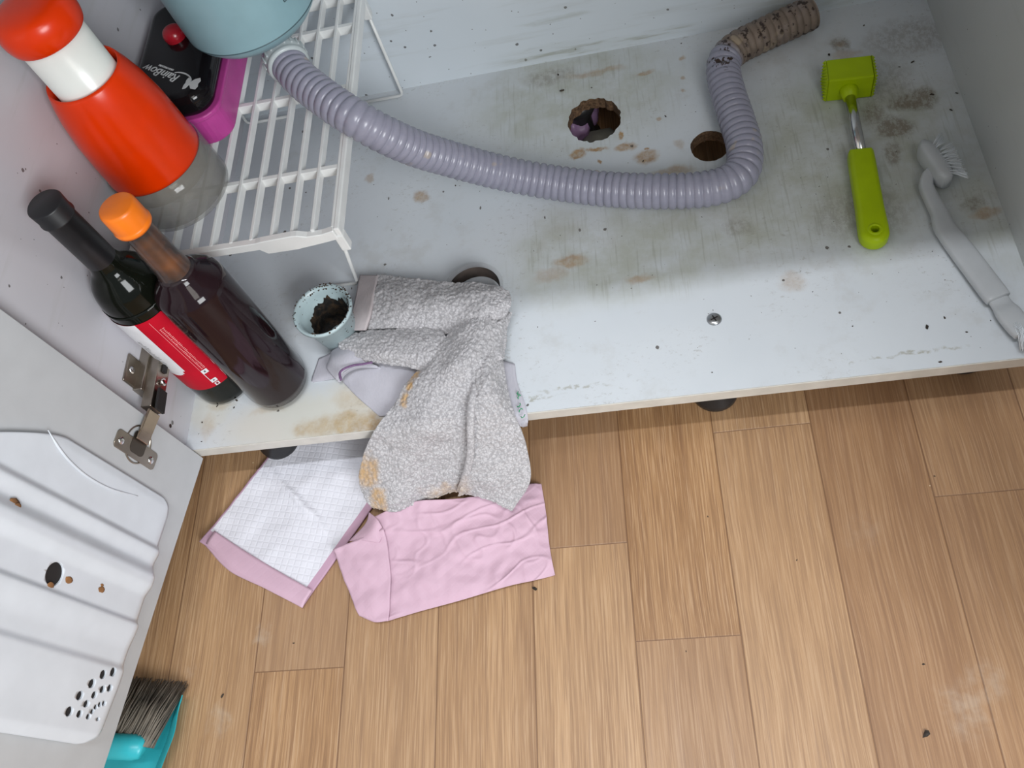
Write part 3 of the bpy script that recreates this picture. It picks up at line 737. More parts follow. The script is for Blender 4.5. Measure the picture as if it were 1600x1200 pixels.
ob = Vector((.1105, .0705, SH)); oa = axis_to(ob, (.1060, .0815, .400)); OH = .312
oil = thing('sauce_bottle', 'clear glass bottle of dark brown liquid with an orange screw cap', 'bottle', ob)
outer = [(0, .003), (.030, 0), (.0345, .003), (.0362, .009), (.0368, .02), (.0362, .192), (.0350, .1995), (.0305, .206), (.0250, .2115), (.0195, .218), (.0168, .228), (.0155, .247), (.0148, .275), (.0140, .298)]
out_s = outer[:5] + smooth_prof(outer[5:12], 4) + outer[12:]
inner = [(max(0, r - .0022), z) for r, z in out_s if z > .006][::-1] + [(0, .006)]
bm_obj('bottle_glass', lathe_bm(out_s, 64, ob, oa), M['glass'], oil)
liq = [(0, .0065)] + [(r + .00015, z) for r, z in out_s if .012 < z < .222] + [(0, .222)]
bm_obj('liquid', lathe_bm([(0, .0075), (.0340, .0078)] + liq[1:], 56, ob, oa), M['liquid'], oil)
bm_obj('residue', lathe_bm([(.0165, .2225), (.0146, .240), (.0140, .262), (.0134, .285)], 40, ob, oa), M['residue'], oil)
cap = []
for k in range(9): pass
bm_obj('screw_cap', lathe_bm([(.0150, .2860), (.0176, .2860), (.0181, .2885), (.0176, .2905), (.0172, .291), (.0174, .2925), (.0171, OH - .0030), (.0160, OH - .0006), (.0148, OH), (0, OH)], 60, ob, oa), M['capor'], oil)

# ------------------------------------------------------------------ vegetable chopper
cb = Vector((.0540, .2300, RZ + .0006)); ca_ = axis_to(cb, (.0500, .2330, .5))
ch = thing('food_chopper', 'orange and white push down food chopper in a clear plastic cup', 'chopper', cb)
wallp = [(.0500, .0005), (.0545, .001), (.0560, .004), (.0550, .030), (.0538, .056), (.0526, .056), (.0535, .030), (.0545, .006), (0, .005)]
bm_obj('clear_cup', lathe_bm([(0, .001)] + wallp, 64, cb, ca_), M['clear'], ch)
bm_obj('inner_ring', lathe_bm([(.0480, .034), (.0495, .034), (.0495, .058), (.0480, .058)], 56, cb, ca_), plain('dark_clear_rim', (.20, .16, .12), .3), ch)
body = [(.0480, .055), (.0500, .0535), (.0516, .055), (.0518, .059), (.0512, .063), (.0508, .085), (.0492, .113), (.0455, .138), (.0410, .156), (.0382, .164), (.0366, .1675), (.0352, .1665), (.0335, .160), (.0335, .155)]
bm_obj('orange_body', lathe_bm(body, 64, cb, ca_), M['orange'], ch)
bm_obj('stem', lathe_bm([(.0312, .12), (.0312, .216), (0, .216)], 56, cb, ca_), M['whiteglossy'], ch)
knob = smooth_prof([(.0325, .212), (.0355, .214), (.0375, .221), (.0374, .229), (.0345, .237), (.0280, .242), (.0150, .2445), (0, .245)], 5)
bm_obj('push_knob', lathe_bm([(.0305, .211)] + knob, 56, cb, ca_), M['orange'], ch)

# ------------------------------------------------------------------ black and pink box with script lettering
BX0, BX1, BY0, BY1, BZ = .006, .107, .292, .470, RZ + .0006
bxo = thing('gadget_box', 'glossy black box with magenta base and red knob standing on the rack', 'box', ((BX0 + BX1) / 2, (BY0 + BY1) / 2, BZ))
b = prism_bm(rrect(BX0 + .003, BX1 - .003, BY0 + .003, BY1 - .003, .026, 8), BZ, BZ + .036, .002)
bm_obj('pink_base', b, M['pink'], bxo, False)
b = prism_bm(rrect(BX0, BX1, BY0, BY1, .028, 8), BZ + .034, BZ + .040, .0015)
bm_obj('pink_rim', b, M['pink'], bxo, False)
b = prism_bm(rrect(BX0 + .004, BX1 - .004, BY0 + .004, BY1 - .004, .025, 8), BZ + .036, BZ + .066, .012, seg=5)
cov = auto(bm_obj('black_cover', b, M['blackgloss'], bxo, True), 60)
kb = at(272, 54, BZ + .07)
bm_obj('red_knob', lathe_bm([(.012, -.006)] + smooth_prof([(.012, 0), (.0125, .006), (.010, .011), (.005, .0135), (0, .014)], 4), 36, (kb.x, kb.y, BZ + .066)), M['red'], bxo)
def text_mesh(name, s, size, loc, rot, mat, parent, ext=.0002, align='CENTER', shear=0, Mx=None):
    c = bpy.data.curves.new(name, 'FONT'); c.body = s; c.size = size; c.extrude = ext; c.align_x = align; c.align_y = 'CENTER'; c.shear = shear
    o = bpy.data.objects.new(name, c); COL.objects.link(o); bpy.context.view_layer.update()
    me = bpy.data.meshes.new_from_object(o.evaluated_get(bpy.context.evaluated_depsgraph_get())); bpy.data.objects.remove(o); bpy.data.curves.remove(c)
    me.transform(Mx if Mx else Matrix.Translation(Vector(loc)) @ Matrix.Rotation(rot, 4, 'Z')); me.materials.clear()
    return mesh_obj(name, me, mat, parent, False)
ztop = BZ + .0662
l0 = at(291, 128, ztop); l1 = at(214, 100, ztop); mid = (l0 + l1) / 2; ang = math.atan2(l1.y - l0.y, l1.x - l0.x)
text_mesh('lettering', 'RainBow', .0155, (mid.x, mid.y, ztop), ang, M['logo'], cov, shear=.25)
text_mesh('small_lettering', 'HIGH-PRESSURE', .0034, mid + (Vector((math.sin(ang), -math.cos(ang), 0)) * .0085), ang, M['logo'], cov)
e = l0 - Vector((math.cos(ang), math.sin(ang), 0)) * .006
bmw = bmesh.new()
def bow(sx):
    o = [(0, -.002), (.004 * sx, -.0075), (.0105 * sx, -.0085), (.012 * sx, -.004), (.0105 * sx, 0), (.012 * sx, .004), (.0095 * sx, .008), (.004 * sx, .006), (0, .002)]
    return o if sx > 0 else o[::-1]
for sx in (1, -.55):
    merge(bmw, prism_bm(bow(sx), 0, .0003, M=Matrix.Translation((e.x, e.y, ztop)) @ Matrix.Rotation(ang + .3 + PI, 4, 'Z')))
arc = [Vector((math.cos(a) * .017, math.sin(a) * .009, 0)) for a in [A(200 + 10 * k) for k in range(13)]]
Mx = Matrix.Translation((e.x, e.y, ztop + .0002)) @ Matrix.Rotation(ang, 4, 'Z') @ Matrix.Translation((.017, 0, 0))
merge(bmw, sweep_bm([Mx @ p for p in arc], [.0004 + .0006 * math.sin(PI * k / 12) for k in range(13)], 6))
bm_obj('bow_emblem', bmw, M['logo'], cov, False)

# ------------------------------------------------------------------ drain trap and hose
tb = Vector((.1580, .3885, .330)); TR = .0735
trap = thing('sink_drain_trap', 'pale blue plastic drain trap hanging under the sink above the rack', 'drain trap', tb)
prof = [(0, .0), (.030, 0), (.052, .003), (.064, .009), (.0705, .0165), (.0725, .021), (.0718, .0222), (.0735, .0232), (.0745, .05), (.078, .30), (0, .30)]
bm_obj('trap_bowl', lathe_bm(prof, 80, tb), M['trap'], trap); auto(bpy.data.objects['trap_bowl'], 40)
bm_obj('seam_ring', lathe_bm([(.0722, .0216), (.0737, .0219), (.0722, .0228)], 80, tb), M['trapline'], trap)
bmr = bmesh.new()
for a in (A(-38), A(-15)):
    r = .0748; pts = [tb + Vector((math.cos(a) * (r + (z - .05) * .013), math.sin(a) * (r + (z - .05) * .013), z)) for z in (.05, .12, .2, .29)]
    sweep_bm(pts, .0005, 6, bmr)
pts = [tb + Vector((math.cos(a) * .0750, math.sin(a) * .0750, .05)) for a in [A(-38 + 23 * k / 8) for k in range(9)]]
sweep_bm(pts, .0005, 6, bmr)
bm_obj('panel_line', bmr, M['trapline'], trap)
hp = [(446, 92, .301), (455, 106, .299), (470, 124, .296), (496, 145, .292), (528, 168, .287), (562, 189, .278), (602, 211, .256), (650, 232, .222), (702, 248, .188), (775, 268, .148), (855, 284, .124), (940, 295, .1165), (1020, 299, .1165), (1090, 297, .1165), (1135, 287, .1165), (1160, 266, .1165), (1163, 230, .1165), (1152, 190, .1165), (1139, 150, .1165), (1131, 118, .1165), (1132, 96, .1165), (1150, 76, .1165), (1185, 58, .1165), (1228, 38, .1165), (1268, 20, .1165)]
cp = [at(*q) for q in hp]
line = cr(cp, 14); pts, L = resample(line, .0009)
pitch = .0091; HR = .0206
rad = []; mud = []
kb_, km_ = None, None
for i, p in enumerate(pts):
    s = i * L / (len(pts) - 1); ph = (s / pitch) % 1
    rad.append(HR - .0034 * (1 - abs(math.sin(PI * ph)) ** .42))
fr = frames(pts); seg = 40; vs_, fs_, cols = [], [], []
# reference point where the mud begins
mstart = min(range(len(pts)), key=lambda i: (pts[i] - at(1135, 88, .1165)).length) / (len(pts) - 1)
dstart = min(range(len(pts)), key=lambda i: (pts[i] - at(1131, 130, .1165)).length) / (len(pts) - 1)
for i, p in enumerate(pts):
    t_, u, v = fr[i]; f = i / (len(pts) - 1)
    m1 = min(1, max(0, (f - mstart) / .012 + .5)); m2 = 1 if f > dstart else 0
    for k in range(seg):
        a = 2 * PI * k / seg; vs_.append(p + v * math.cos(a) * rad[i] + u * math.sin(a) * rad[i]); cols += [m1, m2, 0, 1]
for i in range(len(pts) - 1):
    for k in range(seg): fs_.append((i * seg + k, i * seg + (k + 1) % seg, (i + 1) * seg + (k + 1) % seg, (i + 1) * seg + k))
hose = thing('drain_hose', 'long lilac corrugated drain hose curving across the cabinet bottom to a muddy end', 'hose', at(940, 295, SH))
ho = link('corrugated_tube', vs_, fs_, M['hose'], hose)
ca = ho.data.color_attributes.new('mud', 'FLOAT_COLOR', 'POINT'); ca.data.foreach_set('color', cols)
inn = [q for q in pts[-60:]]
bm_obj('tube_inside', sweep_bm(inn, HR - .0030, 28, caps=False), M['hosein'], hose)
# outlet collar and threaded nut
d0 = (pts[8] - pts[0]).normalized(); n0 = pts[0]
bm = lathe_bm([(.014, -.014), (.019, -.012), (.0225, -.008), (.0236, -.003), (.0236, .004), (.0228, .006), (.0235, .0075), (.0235, .011), (.0215, .0125), (.018, .0125)], 44, n0, d0)
for k in range(18):
    a = 2 * PI * k / 18; Mx = Matrix.Translation(n0) @ Vector((0, 0, 1)).rotation_difference(d0).to_matrix().to_4x4() @ Matrix.Rotation(a, 4, 'Z')
    box_bm(.0230, .0250, -.0010, .0010, -.006, .004, bm, Mx, .0004)
bm_obj('outlet_nut', bm, M['nut'], trap)
bm_obj('outlet_pipe', sweep_bm(cr([Vector((tb.x + .006, tb.y - .010, tb.z + .016)), Vector((tb.x + .006, tb.y - .012, tb.z - .004)), n0 - d0 * .020, n0], 8), .0185, 28), M['trap'], trap)

# ------------------------------------------------------------------ meat mallet
def T(px, py, z): return at(px, py, z)
hz0, hz1 = SH + .0005, SH + .033
fl_, fr_ = T(1289, 127, hz1), T(1373, 118, hz1); bl_ = T(1286, 94, hz1)
ux = (fr_ - fl_).normalized(); wx = (fr_ - fl_).length; uy = Vector((-ux.y, ux.x, 0)); dy = max(.028, (bl_ - fl_).dot(uy))
mal = thing('meat_mallet', 'lime green meat mallet with a steel shaft lying on the cabinet bottom', 'mallet', ((fl_ + fr_) / 2).xy.to_3d() + Vector((0, 0, SH)))
Mx = Matrix(((ux.x, uy.x, 0, fl_.x), (ux.y, uy.y, 0, fl_.y), (0, 0, 1, hz0), (0, 0, 0, 1)))
H = hz1 - hz0
bm = box_bm(.004, wx - .004, 0, dy, 0, H, bev=.0018)
nt = 7
for side, x in ((-1, .004), (1, wx - .004)):      # pyramid teeth on both striking faces
    for i in range(nt):
        for j in range(nt):
            y0 = dy * i / nt; y1 = dy * (i + 1) / nt; z0 = H * j / nt; z1 = H * (j + 1) / nt
            q = [bm.verts.new((x, y0, z0)), bm.verts.new((x, y1, z0)), bm.verts.new((x, y1, z1)), bm.verts.new((x, y0, z1))]; ap = bm.verts.new((x + side * .0042, (y0 + y1) / 2, (z0 + z1) / 2))
            for k in range(4): bm.faces.new((q[k], q[(k + 1) % 4], ap))
bm.transform(Mx); bm_obj('mallet_head', bm, M['lime'], mal, False)
a0 = Mx @ Vector((wx * .48, 0, H * .45)); a1 = T(1345, 236, SH + .013)
bm_obj('socket', sweep_bm([a0 + uy * .004, a0 - uy * .002, a0 + (a1 - a0).normalized() * .012], [.0115, .0100, .0078], 24), M['lime'], mal)
bm_obj('shaft', sweep_bm([a0, a1 + (a1 - a0).normalized() * .01], .0058, 24), M['steelrod'], mal)
h0 = T(1344, 236, SH + .013); h1_ = T(1367, 376, SH + .011); hd = (h1_ - h0).xy.normalized(); Lh = (h1_ - h0).length + .007
def layered(outline, h, r, Mx, n=6):
    k = len(outline); nr = []
    for i in range(k):
        p, q, s = Vector(outline[i - 1]), Vector(outline[i]), Vector(outline[(i + 1) % k]); t_ = ((q - p).normalized() + (s - q).normalized()).normalized(); nr.append(Vector((-t_.y, t_.x)))
    lay = [(r * (1 - math.sin(a)), r * (1 - math.cos(a))) for a in [PI / 2 * i / n for i in range(n + 1)]]
    lay = [(a, z) for a, z in lay] + [(a, h - z) for a, z in lay[::-1]]
    bm = bmesh.new(); R_ = [[bm.verts.new((outline[i][0] + nr[i].x * a, outline[i][1] + nr[i].y * a, z)) for i in range(k)] for a, z in lay]
    for a, b in zip(R_, R_[1:]):
        for i in range(k): bm.faces.new((a[i], a[(i + 1) % k], b[(i + 1) % k], b[i]))
    bm.faces.new(R_[0][::-1]); bm.faces.new(R_[-1]); bmesh.ops.recalc_face_normals(bm, faces=bm.faces); bm.transform(Mx); return bm
wpr = [(0, .0115), (.004, .0135), (.02, .0138), (.08, .0140), (Lh - .02, .0150)]
outl = [(x, -w) for x, w in wpr] + [(Lh - .015 + .015 * math.cos(a), .015 * math.sin(a)) for a in [A(-90 + 15 * k) for k in range(1, 12)]] + [(x, w) for x, w in wpr[::-1]]
Mh = Matrix(((hd.x, -hd.y, 0, h0.x), (hd.y, hd.x, 0, h0.y), (0, 0, 1, SH + .0006), (0, 0, 0, 1)))
b = layered(outl, .020, .006, Mh)
hdl = bm_obj('handle', b, M['lime'], mal, True)
hc = Mh @ Vector((Lh - .015, 0, 0))
cut(hdl, [lathe_bm([(0, -.01), (.0042, -.01), (.0042, .04), (0, .04)], 24, hc)])
auto(hdl, 50)
bm_obj('hang_ring', lathe_bm([(.0042, .0192), (.0052, .0208), (.0068, .0208), (.0078, .0196)], 28, hc), M['lime'], mal)

# ------------------------------------------------------------------ dish brush
br = thing('dish_brush', 'white double ended dish brush leaning at the right side of the cabinet', 'brush', T(1490, 380, SH))
def strip(keys, n=8):
    """flat rounded bar through (px,py,z,halfwidth_m,halfthick_m)"""
    P = cr([T(k[0], k[1], k[2]) for k in keys], n); Wd = cr([Vector((k[3], k[4], 0)) for k in keys], n)
    bm = bmesh.new(); rings = []; fr = frames(P); sg = 20
    for i, p in enumerate(P):
        tt = fr[i][0]; side = tt.cross(Vector((0, 0, 1))).normalized(); up = side.cross(tt)
        ring = []
        for k in range(sg):
            a = 2 * PI * k / sg; c, s = math.cos(a), math.sin(a); e_ = .6
            ring.append(bm.verts.new(p + side * (math.copysign(abs(c) ** e_, c) * Wd[i].x) + up * (math.copysign(abs(s) ** e_, s) * Wd[i].y)))
        rings.append(ring)
    for a_, b_ in zip(rings, rings[1:]):
        for k in range(sg): bm.faces.new((a_[k], a_[(k + 1) % sg], b_[(k + 1) % sg], b_[k]))
    bm.faces.new(rings[0][::-1]); bm.faces.new(rings[-1]); return bm
bm_obj('brush_handle', strip([(1466, 262, SH + .016, .0052, .0050), (1452, 272, SH + .014, .0062, .0055), (1447, 290, SH + .012, .0070, .006), (1456, 312, SH + .010, .0074, .006), (1468, 335, SH + .009, .0085, .006), (1476, 356, SH + .009, .0105, .006), (1500, 388, SH + .009, .0120, .006), (1528, 425, SH + .010, .0122, .006), (1553, 458, SH + .011, .0122, .006), (1560, 467, SH + .011, .0118, .0055)]), M['brush'], br)
bm_obj('end_piece', strip([(1556, 463, SH + .0085, .0098, .0035), (1566, 477, SH + .0085, .0098, .0035), (1576, 490, SH + .010, .0115, .0055), (1592, 512, SH + .011, .0105, .0055), (1600, 523, SH + .012, .0090, .0045)]), M['brush'], br)
bm_obj('brush_head', strip([(1440, 228, SH + .018, .0040, .0100), (1446, 237, SH + .018, .0080, .0125), (1460, 256, SH + .018, .0092, .0130), (1474, 276, SH + .018, .0088, .0125), (1480, 285, SH + .018, .0050, .0095)]), M['brush'], br)
bm = bmesh.new(); rb = random.Random(2)
for k in range(300):
    t_ = rb.random(); z = SH + .007 + .022 * rb.random()
    row = int(t_ * 10) / 10 + .05
    p0 = T(1447 + 30 * row + 6, 228 + 44 * row, z); 
    tip = T(1478 + 34 * row + rb.uniform(-3, 3) - (10 if row < .2 else 0), 208 + 70 * row + rb.uniform(-5, 5), SH + .003 + (z - SH) * 1.15)
    mdp = p0.lerp(tip, .5) + Vector((0, 0, .001))
    sweep_bm([p0, mdp, tip], .00022, 5, bm)
bm_obj('bristles', bm, M['bristle'], br)
bm = bmesh.new()
for k in range(120):
    a = rb.uniform(-.8, .8); p0 = T(1588 + rb.uniform(-4, 6), 508 + rb.uniform(-6, 6), SH + .012 + rb.uniform(-.004, .005))
    tip = T(1603 + rb.uniform(-9, 9), 542 + rb.uniform(-14, 8), SH + .003 + rb.uniform(0, .012)); sweep_bm([p0, p0.lerp(tip, .5) + Vector((0, 0, .004)), tip], .00035, 5, bm)
bm_obj('end_bristles', bm, M['bristle'], br)

# ------------------------------------------------------------------ small blue cup with dried residue
cc = Vector((.179, .1275, SH + .0004))
cup = thing('small_cup', 'pale blue plastic cup with dried black residue beside the towel', 'cup', cc)
prof = [(0, .0), (.0215, 0), (.0225, .002), (.0300, .050), (.0315, .0515), (.0345, .052), (.0348, .056), (.0335, .0575), (.0315, .0560), (.0285, .0505), (.0215, .004), (.012, .004), (.0105, .0075), (0, .0085)]
bm_obj('cup_body', lathe_bm(prof, 56, cc), M['cupblue'], cup)
t = NT('crusted_residue'); p = t.co(); t.P(color=t.ramp(t.noise(p, 120, 3), (.45, (.008, .006, .005)), (.72, (.07, .04, .02))), rough=.8); t.bump(t.noise(p, 240, 3), .002, 1)
rc_ = random.Random(9); bm = bmesh.new(); rings = []
for j in range(12):
    ring = []
    for k in range(90):
        a = 2 * PI * k / 90; top = .027 + .016 * noise.noise(Vector((math.cos(a) * 2, math.sin(a) * 2, 4))) + .012 * math.sin(a + .2) + .005 * noise.noise(Vector((math.cos(a) * 9, math.sin(a) * 9, 1)))
        z = .0042 + max(.002, top) * j / 11; r = .0215 + (.0285 - .0215) * (z - .004) / .0465 - .0006
        if j == 0: r = .0125
        ring.append(bm.verts.new(cc + Vector((r * math.cos(a), r * math.sin(a), z + (.001 if j == 0 else 0)))))
    rings.append(ring)
for a_, b_ in zip(rings, rings[1:]):
    for k in range(90): bm.faces.new((a_[k], a_[(k + 1) % 90], b_[(k + 1) % 90], b_[k]))
bm_obj('residue', bm, t.m, cup)
bm = bmesh.new()
for k in range(200):
    a = rc_.gauss(A(70), A(75)); r = rc_.uniform(.0265, .0350); z = .0576 if r > .0312 else (.0545 if r > .0290 else .0285 + (r - .0265) * 9)
    b = bmesh.new(); bmesh.ops.create_icosphere(b, subdivisions=1, radius=rc_.uniform(.0005, .0013))
    for v in b.verts: v.co.z *= .5
    b.transform(Matrix.Translation(cc + Vector((r * math.cos(a), r * math.sin(a), z - .0004)))); merge(bm, b)
o = bm_obj('rim_crust', bm, M['dirt'], cup); o['kind'] = 'stuff'

# ------------------------------------------------------------------ glass jar under the towel
jc = T(752, 446, SH); jc = Vector((.3440, .152, SH + .0004))
jar = thing('glass_dish', 'round clear glass dish half hidden under the grey towel', 'dish', jc)
bm_obj('dish_body', lathe_bm([(0, 0), (.028, 0), (.031, .003), (.0335, .020), (.0350, .0225), (.0345, .0245), (.0325, .0235), (.0305, .020), (.0285, .004), (0, .003)], 56, jc), M['glass'], jar)
bm_obj('brown_film', lathe_bm([(.0306, .0205), (.0290, .008), (.0285, .0045)], 40, jc, a0=A(-20), a1=A(150)), plain('dull_brown_film', (.07, .05, .04), .5, nz=.4), jar)

# ------------------------------------------------------------------ towels
def ell(u, v, p): return 0
# smooth cloth with purple border beneath
wc = thing('folded_cloth', 'smooth white cloth with purple stitching folded beneath the grey terry towel', 'cloth', (.235, .06, SH))
z0 = SH
patch('cloth_sheet', [[(515, 565, z0 + .004), (560, 555, z0 + .012), (640, 560, z0 + .014), (720, 575, z0 + .012)],
                      [(528, 588, z0 + .003), (570, 580, z0 + .014), (650, 585, z0 + .015), (720, 600, z0 + .012)],
                      [(560, 622, z0 + .003), (590, 612, z0 + .012), (660, 620, z0 + .014), (720, 640, z0 + .010)],
                      [(592, 650, z0 + .003), (615, 650, z0 + .006), (660, 655, z0 + .008), (720, 665, z0 + .006)]], 14, 14, M['cloth'], wc, .002, crease=.0015)
patch('rolled_edge', [[(515, 560, z0 + .006), (520, 546, z0 + .010), (545, 538, z0 + .018), (575, 556, z0 + .019)],
                      [(510, 575, z0 + .012), (522, 560, z0 + .022), (550, 552, z0 + .027), (580, 566, z0 + .020)],
                      [(524, 592, z0 + .012), (533, 580, z0 + .022), (556, 568, z0 + .026), (590, 572, z0 + .019)],
                      [(531, 597, z0 + .006), (540, 583, z0 + .014), (562, 573, z0 + .019), (596, 574, z0 + .015)]], 10, 10, M['cloth'], wc, .002, crease=.001)
pv = [T(px, py, z0 + .029) for px, py in ((533, 594), (531, 583), (538, 576), (552, 571), (566, 569), (582, 566))]
bm_obj('purple_stitching', sweep_bm(cr(pv, 8), .0015, 8, sy=.6), M['purple'], wc)
patch('cloth_corner', [[(498, 560, z0 + .001), (515, 552, z0 + .003), (530, 545, z0 + .006)],
                       [(487, 592, z0 + .001), (508, 582, z0 + .004), (528, 575, z0 + .010)],
                       [(489, 597, z0 + .001), (510, 594, z0 + .002), (528, 590, z0 + .006)]], 8, 8, M['cloth'], wc, .001, crease=.001)
pc = patch('hanging_hem', [[(775, 560, z0 + .004), (804, 568, z0 + .003)],
                      [(782, 590, z0 + .004), (808, 596, z0 + .003)],
                      [(792, 625, z0 + .004), (820, 630, z0 + .003)],
                      [(803, 648, z0 + .004), (825, 652, z0 - .002)],
                      [(808, 668, z0 - .010), (823, 664, z0 - .016)]], 6, 6, M['cloth'], wc, .002)
bm = bmesh.new()
for i, (px, py) in enumerate(((811, 614), (812, 620), (810, 633), (814, 641), (817, 650))):
    c = T(px, py, z0 + .0056); a = random.uniform(0, 6)
    pts_ = [c + Vector((.0022 * math.cos(a + k), .0022 * math.sin(a + k * 1.3), .0)) for k in range(4)]
    sweep_bm(pts_, .0005, 6, bm)
bm_obj('green_print', bm, M['green'], wc)

tw = thing('terry_towel', 'grey terry towel with orange stains draped over the cabinet bottom edge', 'towel', (.29, .05, SH))
FZ = .0016
# upper folded panel
patch('upper_fold', [[(588, 428, z0 + .014), (650, 436, z0 + .022), (720, 441, z0 + .030), (775, 446, z0 + .032), (796, 458, z0 + .024)],
                     [(583, 455, z0 + .024), (650, 462, z0 + .034), (715, 464, z0 + .038), (775, 462, z0 + .042), (799, 468, z0 + .032)],
                     [(577, 485, z0 + .026), (640, 492, z0 + .032), (705, 496, z0 + .034), (765, 482, z0 + .046), (798, 480, z0 + .034)],
                     [(570, 514, z0 + .020), (632, 513, z0 + .026), (688, 524, z0 + .020), (752, 500, z0 + .036), (790, 498, z0 + .026)]], 44, 26, M['towel'], tw, .004, fuzz=FZ, crease=.003, seed=1)
patch('woven_hem', [[(562, 429, z0 + .010), (590, 430, z0 + .016)], [(556, 460, z0 + .020), (584, 458, z0 + .027)], [(549, 490, z0 + .022), (578, 489, z0 + .029)], [(541, 516, z0 + .018), (571, 516, z0 + .022)]], 12, 16, M['hem'], tw, .004, crease=.0008)
# middle fold
patch('middle_fold', [[(545, 520, z0 + .016), (600, 514, z0 + .024), (650, 512, z0 + .026), (692, 520, z0 + .026)],
                      [(530, 532, z0 + .022), (600, 530, z0 + .034), (660, 532, z0 + .036), (702, 540, z0 + .034)],
                      [(532, 545, z0 + .022), (590, 553, z0 + .036), (645, 556, z0 + .038), (690, 560, z0 + .036)],
                      [(548, 552, z0 + .014), (590, 567, z0 + .024), (640, 575, z0 + .028), (672, 585, z0 + .030)]], 44, 18, M['towel'], tw, .004, fuzz=FZ, crease=.002, seed=2)
# main drape: from the right of the upper fold, over the edge and down to the floor
patch('main_drape', [[(748, 476, z0 + .018), (766, 474, z0 + .026), (782, 474, z0 + .026), (794, 480, z0 + .016)],
                     [(706, 514, z0 + .026), (733, 509, z0 + .042), (760, 507, z0 + .042), (789, 502, z0 + .024)],
                     [(662, 560, z0 + .028), (700, 560, z0 + .048), (735, 560, z0 + .050), (780, 548, z0 + .030)],
                     [(625, 615, z0 + .026), (675, 612, z0 + .036), (720, 615, z0 + .032), (770, 600, z0 + .030)],
                     [(590, 665, z0 + .012), (650, 668, z0 + .018), (700, 668, z0 + .012), (752, 655, z0 + .014)],
                     [(567, 712, z0 - .026), (635, 712, z0 - .016), (690, 716, z0 - .026), (742, 705, z0 - .020)],
                     [(560, 755, z0 - .052), (620, 756, z0 - .042), (680, 755, z0 - .056), (728, 742, z0 - .046)],
                     [(583, 795, z0 - .076), (622, 800, z0 - .070), (672, 780, z0 - .078), (722, 768, z0 - .072)]], 46, 34, M['towel'], tw, .005, fuzz=FZ, crease=.0045, seed=3)
patch('right_drape', [[(784, 478, z0 + .020), (790, 478, z0 + .022), (797, 480, z0 + .016)],
                      [(764, 520, z0 + .028), (778, 515, z0 + .030), (789, 507, z0 + .016)],
                      [(745, 565, z0 + .040), (768, 562, z0 + .038), (785, 552, z0 + .014)],
                      [(733, 615, z0 + .032), (762, 608, z0 + .040), (792, 598, z0 + .014)],
                      [(732, 662, z0 + .016), (772, 650, z0 + .020), (808, 655, z0 + .010)],
                      [(732, 710, z0 - .014), (780, 700, z0 - .012), (824, 705, z0 - .022)],
                      [(722, 752, z0 - .044), (778, 752, z0 - .042), (828, 752, z0 - .052)],
                      [(718, 770, z0 - .070), (768, 783, z0 - .066), (800, 799, z0 - .076)]], 34, 34, M['towel'], tw, .005, fuzz=FZ, crease=.003, seed=4)
sv = [T(px, py, zz) for px, py, zz in ((744, 600, z0 + .036), (737, 630, z0 + .032), (735, 662, z0 + .020), (735, 710, z0 - .010), (727, 745, z0 - .038), (719, 768, z0 - .064))]
bm_obj('side_seam', sweep_bm(cr(sv, 10), .0042, 10, sy=.55), M['towel'], tw)

# ------------------------------------------------------------------ absorbent pads on the floor
A0 = Vector((-.0185, -.0786, 0)); B0 = Vector((.1179, -.1641, 0)); ub = (B0 - A0); vb = Vector((.57, .82, 0)) 
rows = []
for j in range(6):
    v = j / 5
    rows.append([tuple(A0 + ub * (i / 5) * (1 if j or i < 5 else 1.0) + vb * (.30 * v) + Vector((0, 0, .0050 + .0012 * math.sin(i * 2.1 + j * 1.3) + (.004 if (j == 0 and i < 4) else 0)))) for i in range(6)])
M['padw'] = pad_mat('white_quilted_pad', (.70, .70, .76), (.50, .32, .42), .012, .94, .055, 1.2, rot=.20)
pw = patch('absorbent_pad', rows, 22, 22, M['padw'], None, .0030, crease=.0018, conv=False,
           disp=lambda u, v, p: .0060 * max(0, 1 - abs((p.y + .035) + (p.x - .10) * 1.05 + .006 * noise.noise(p * 40)) / .008) * max(0, 1 - abs(p.x - .10) / .055) + .0022 * max(0, 1 - abs((p.y + .030) + (p.x - .085) * .9) / .004) * max(0, 1 - abs(p.x - .08) / .05))
tag(pw, 'white quilted absorbent pad with pink border partly under the cabinet', 'pad')
# folded over pink lip along the near edge
M['padp'] = pad_mat('pink_film_pad', (.57, .385, .475), (.54, .35, .45), -.1, 1.2, -.1, 1.2, .5, .22, .9)
lip = patch('pink_lip', [[(335, 829, .0105), (385, 862, .0095), (440, 895, .0085), (488, 922, .0075)], [(326, 842, .012), (370, 885, .011), (425, 915, .009), (478, 937, .008)], [(320, 852, .008), (360, 893, .008), (415, 920, .007), (472, 950, .006)]], 12, 6, M['padp'], pw, .0008, crease=.001)
pp_ = thing('pink_pad', 'crumpled pink backed absorbent pad on the wood floor under the towel', 'pad', (.30, -.11, 0))
def wr(u, v, p):
    a = noise.noise(Vector((p.x * 14 + p.y * 9, p.y * 38 - p.x * 16, 2))); b = noise.noise(Vector((p.x * 30 - p.y * 12, p.y * 34 + p.x * 20, 7)))
    mk = min(1, max(0, .5 + 2.2 * noise.noise(Vector((p.x * 13, p.y * 16, 11)))))
    return (.0018 * max(0, 1 - abs(a) * 11) + .0012 * max(0, 1 - abs(b) * 8)) * mk + .0032 * a + .0012 * b + .0012 * noise.noise(p * 90)
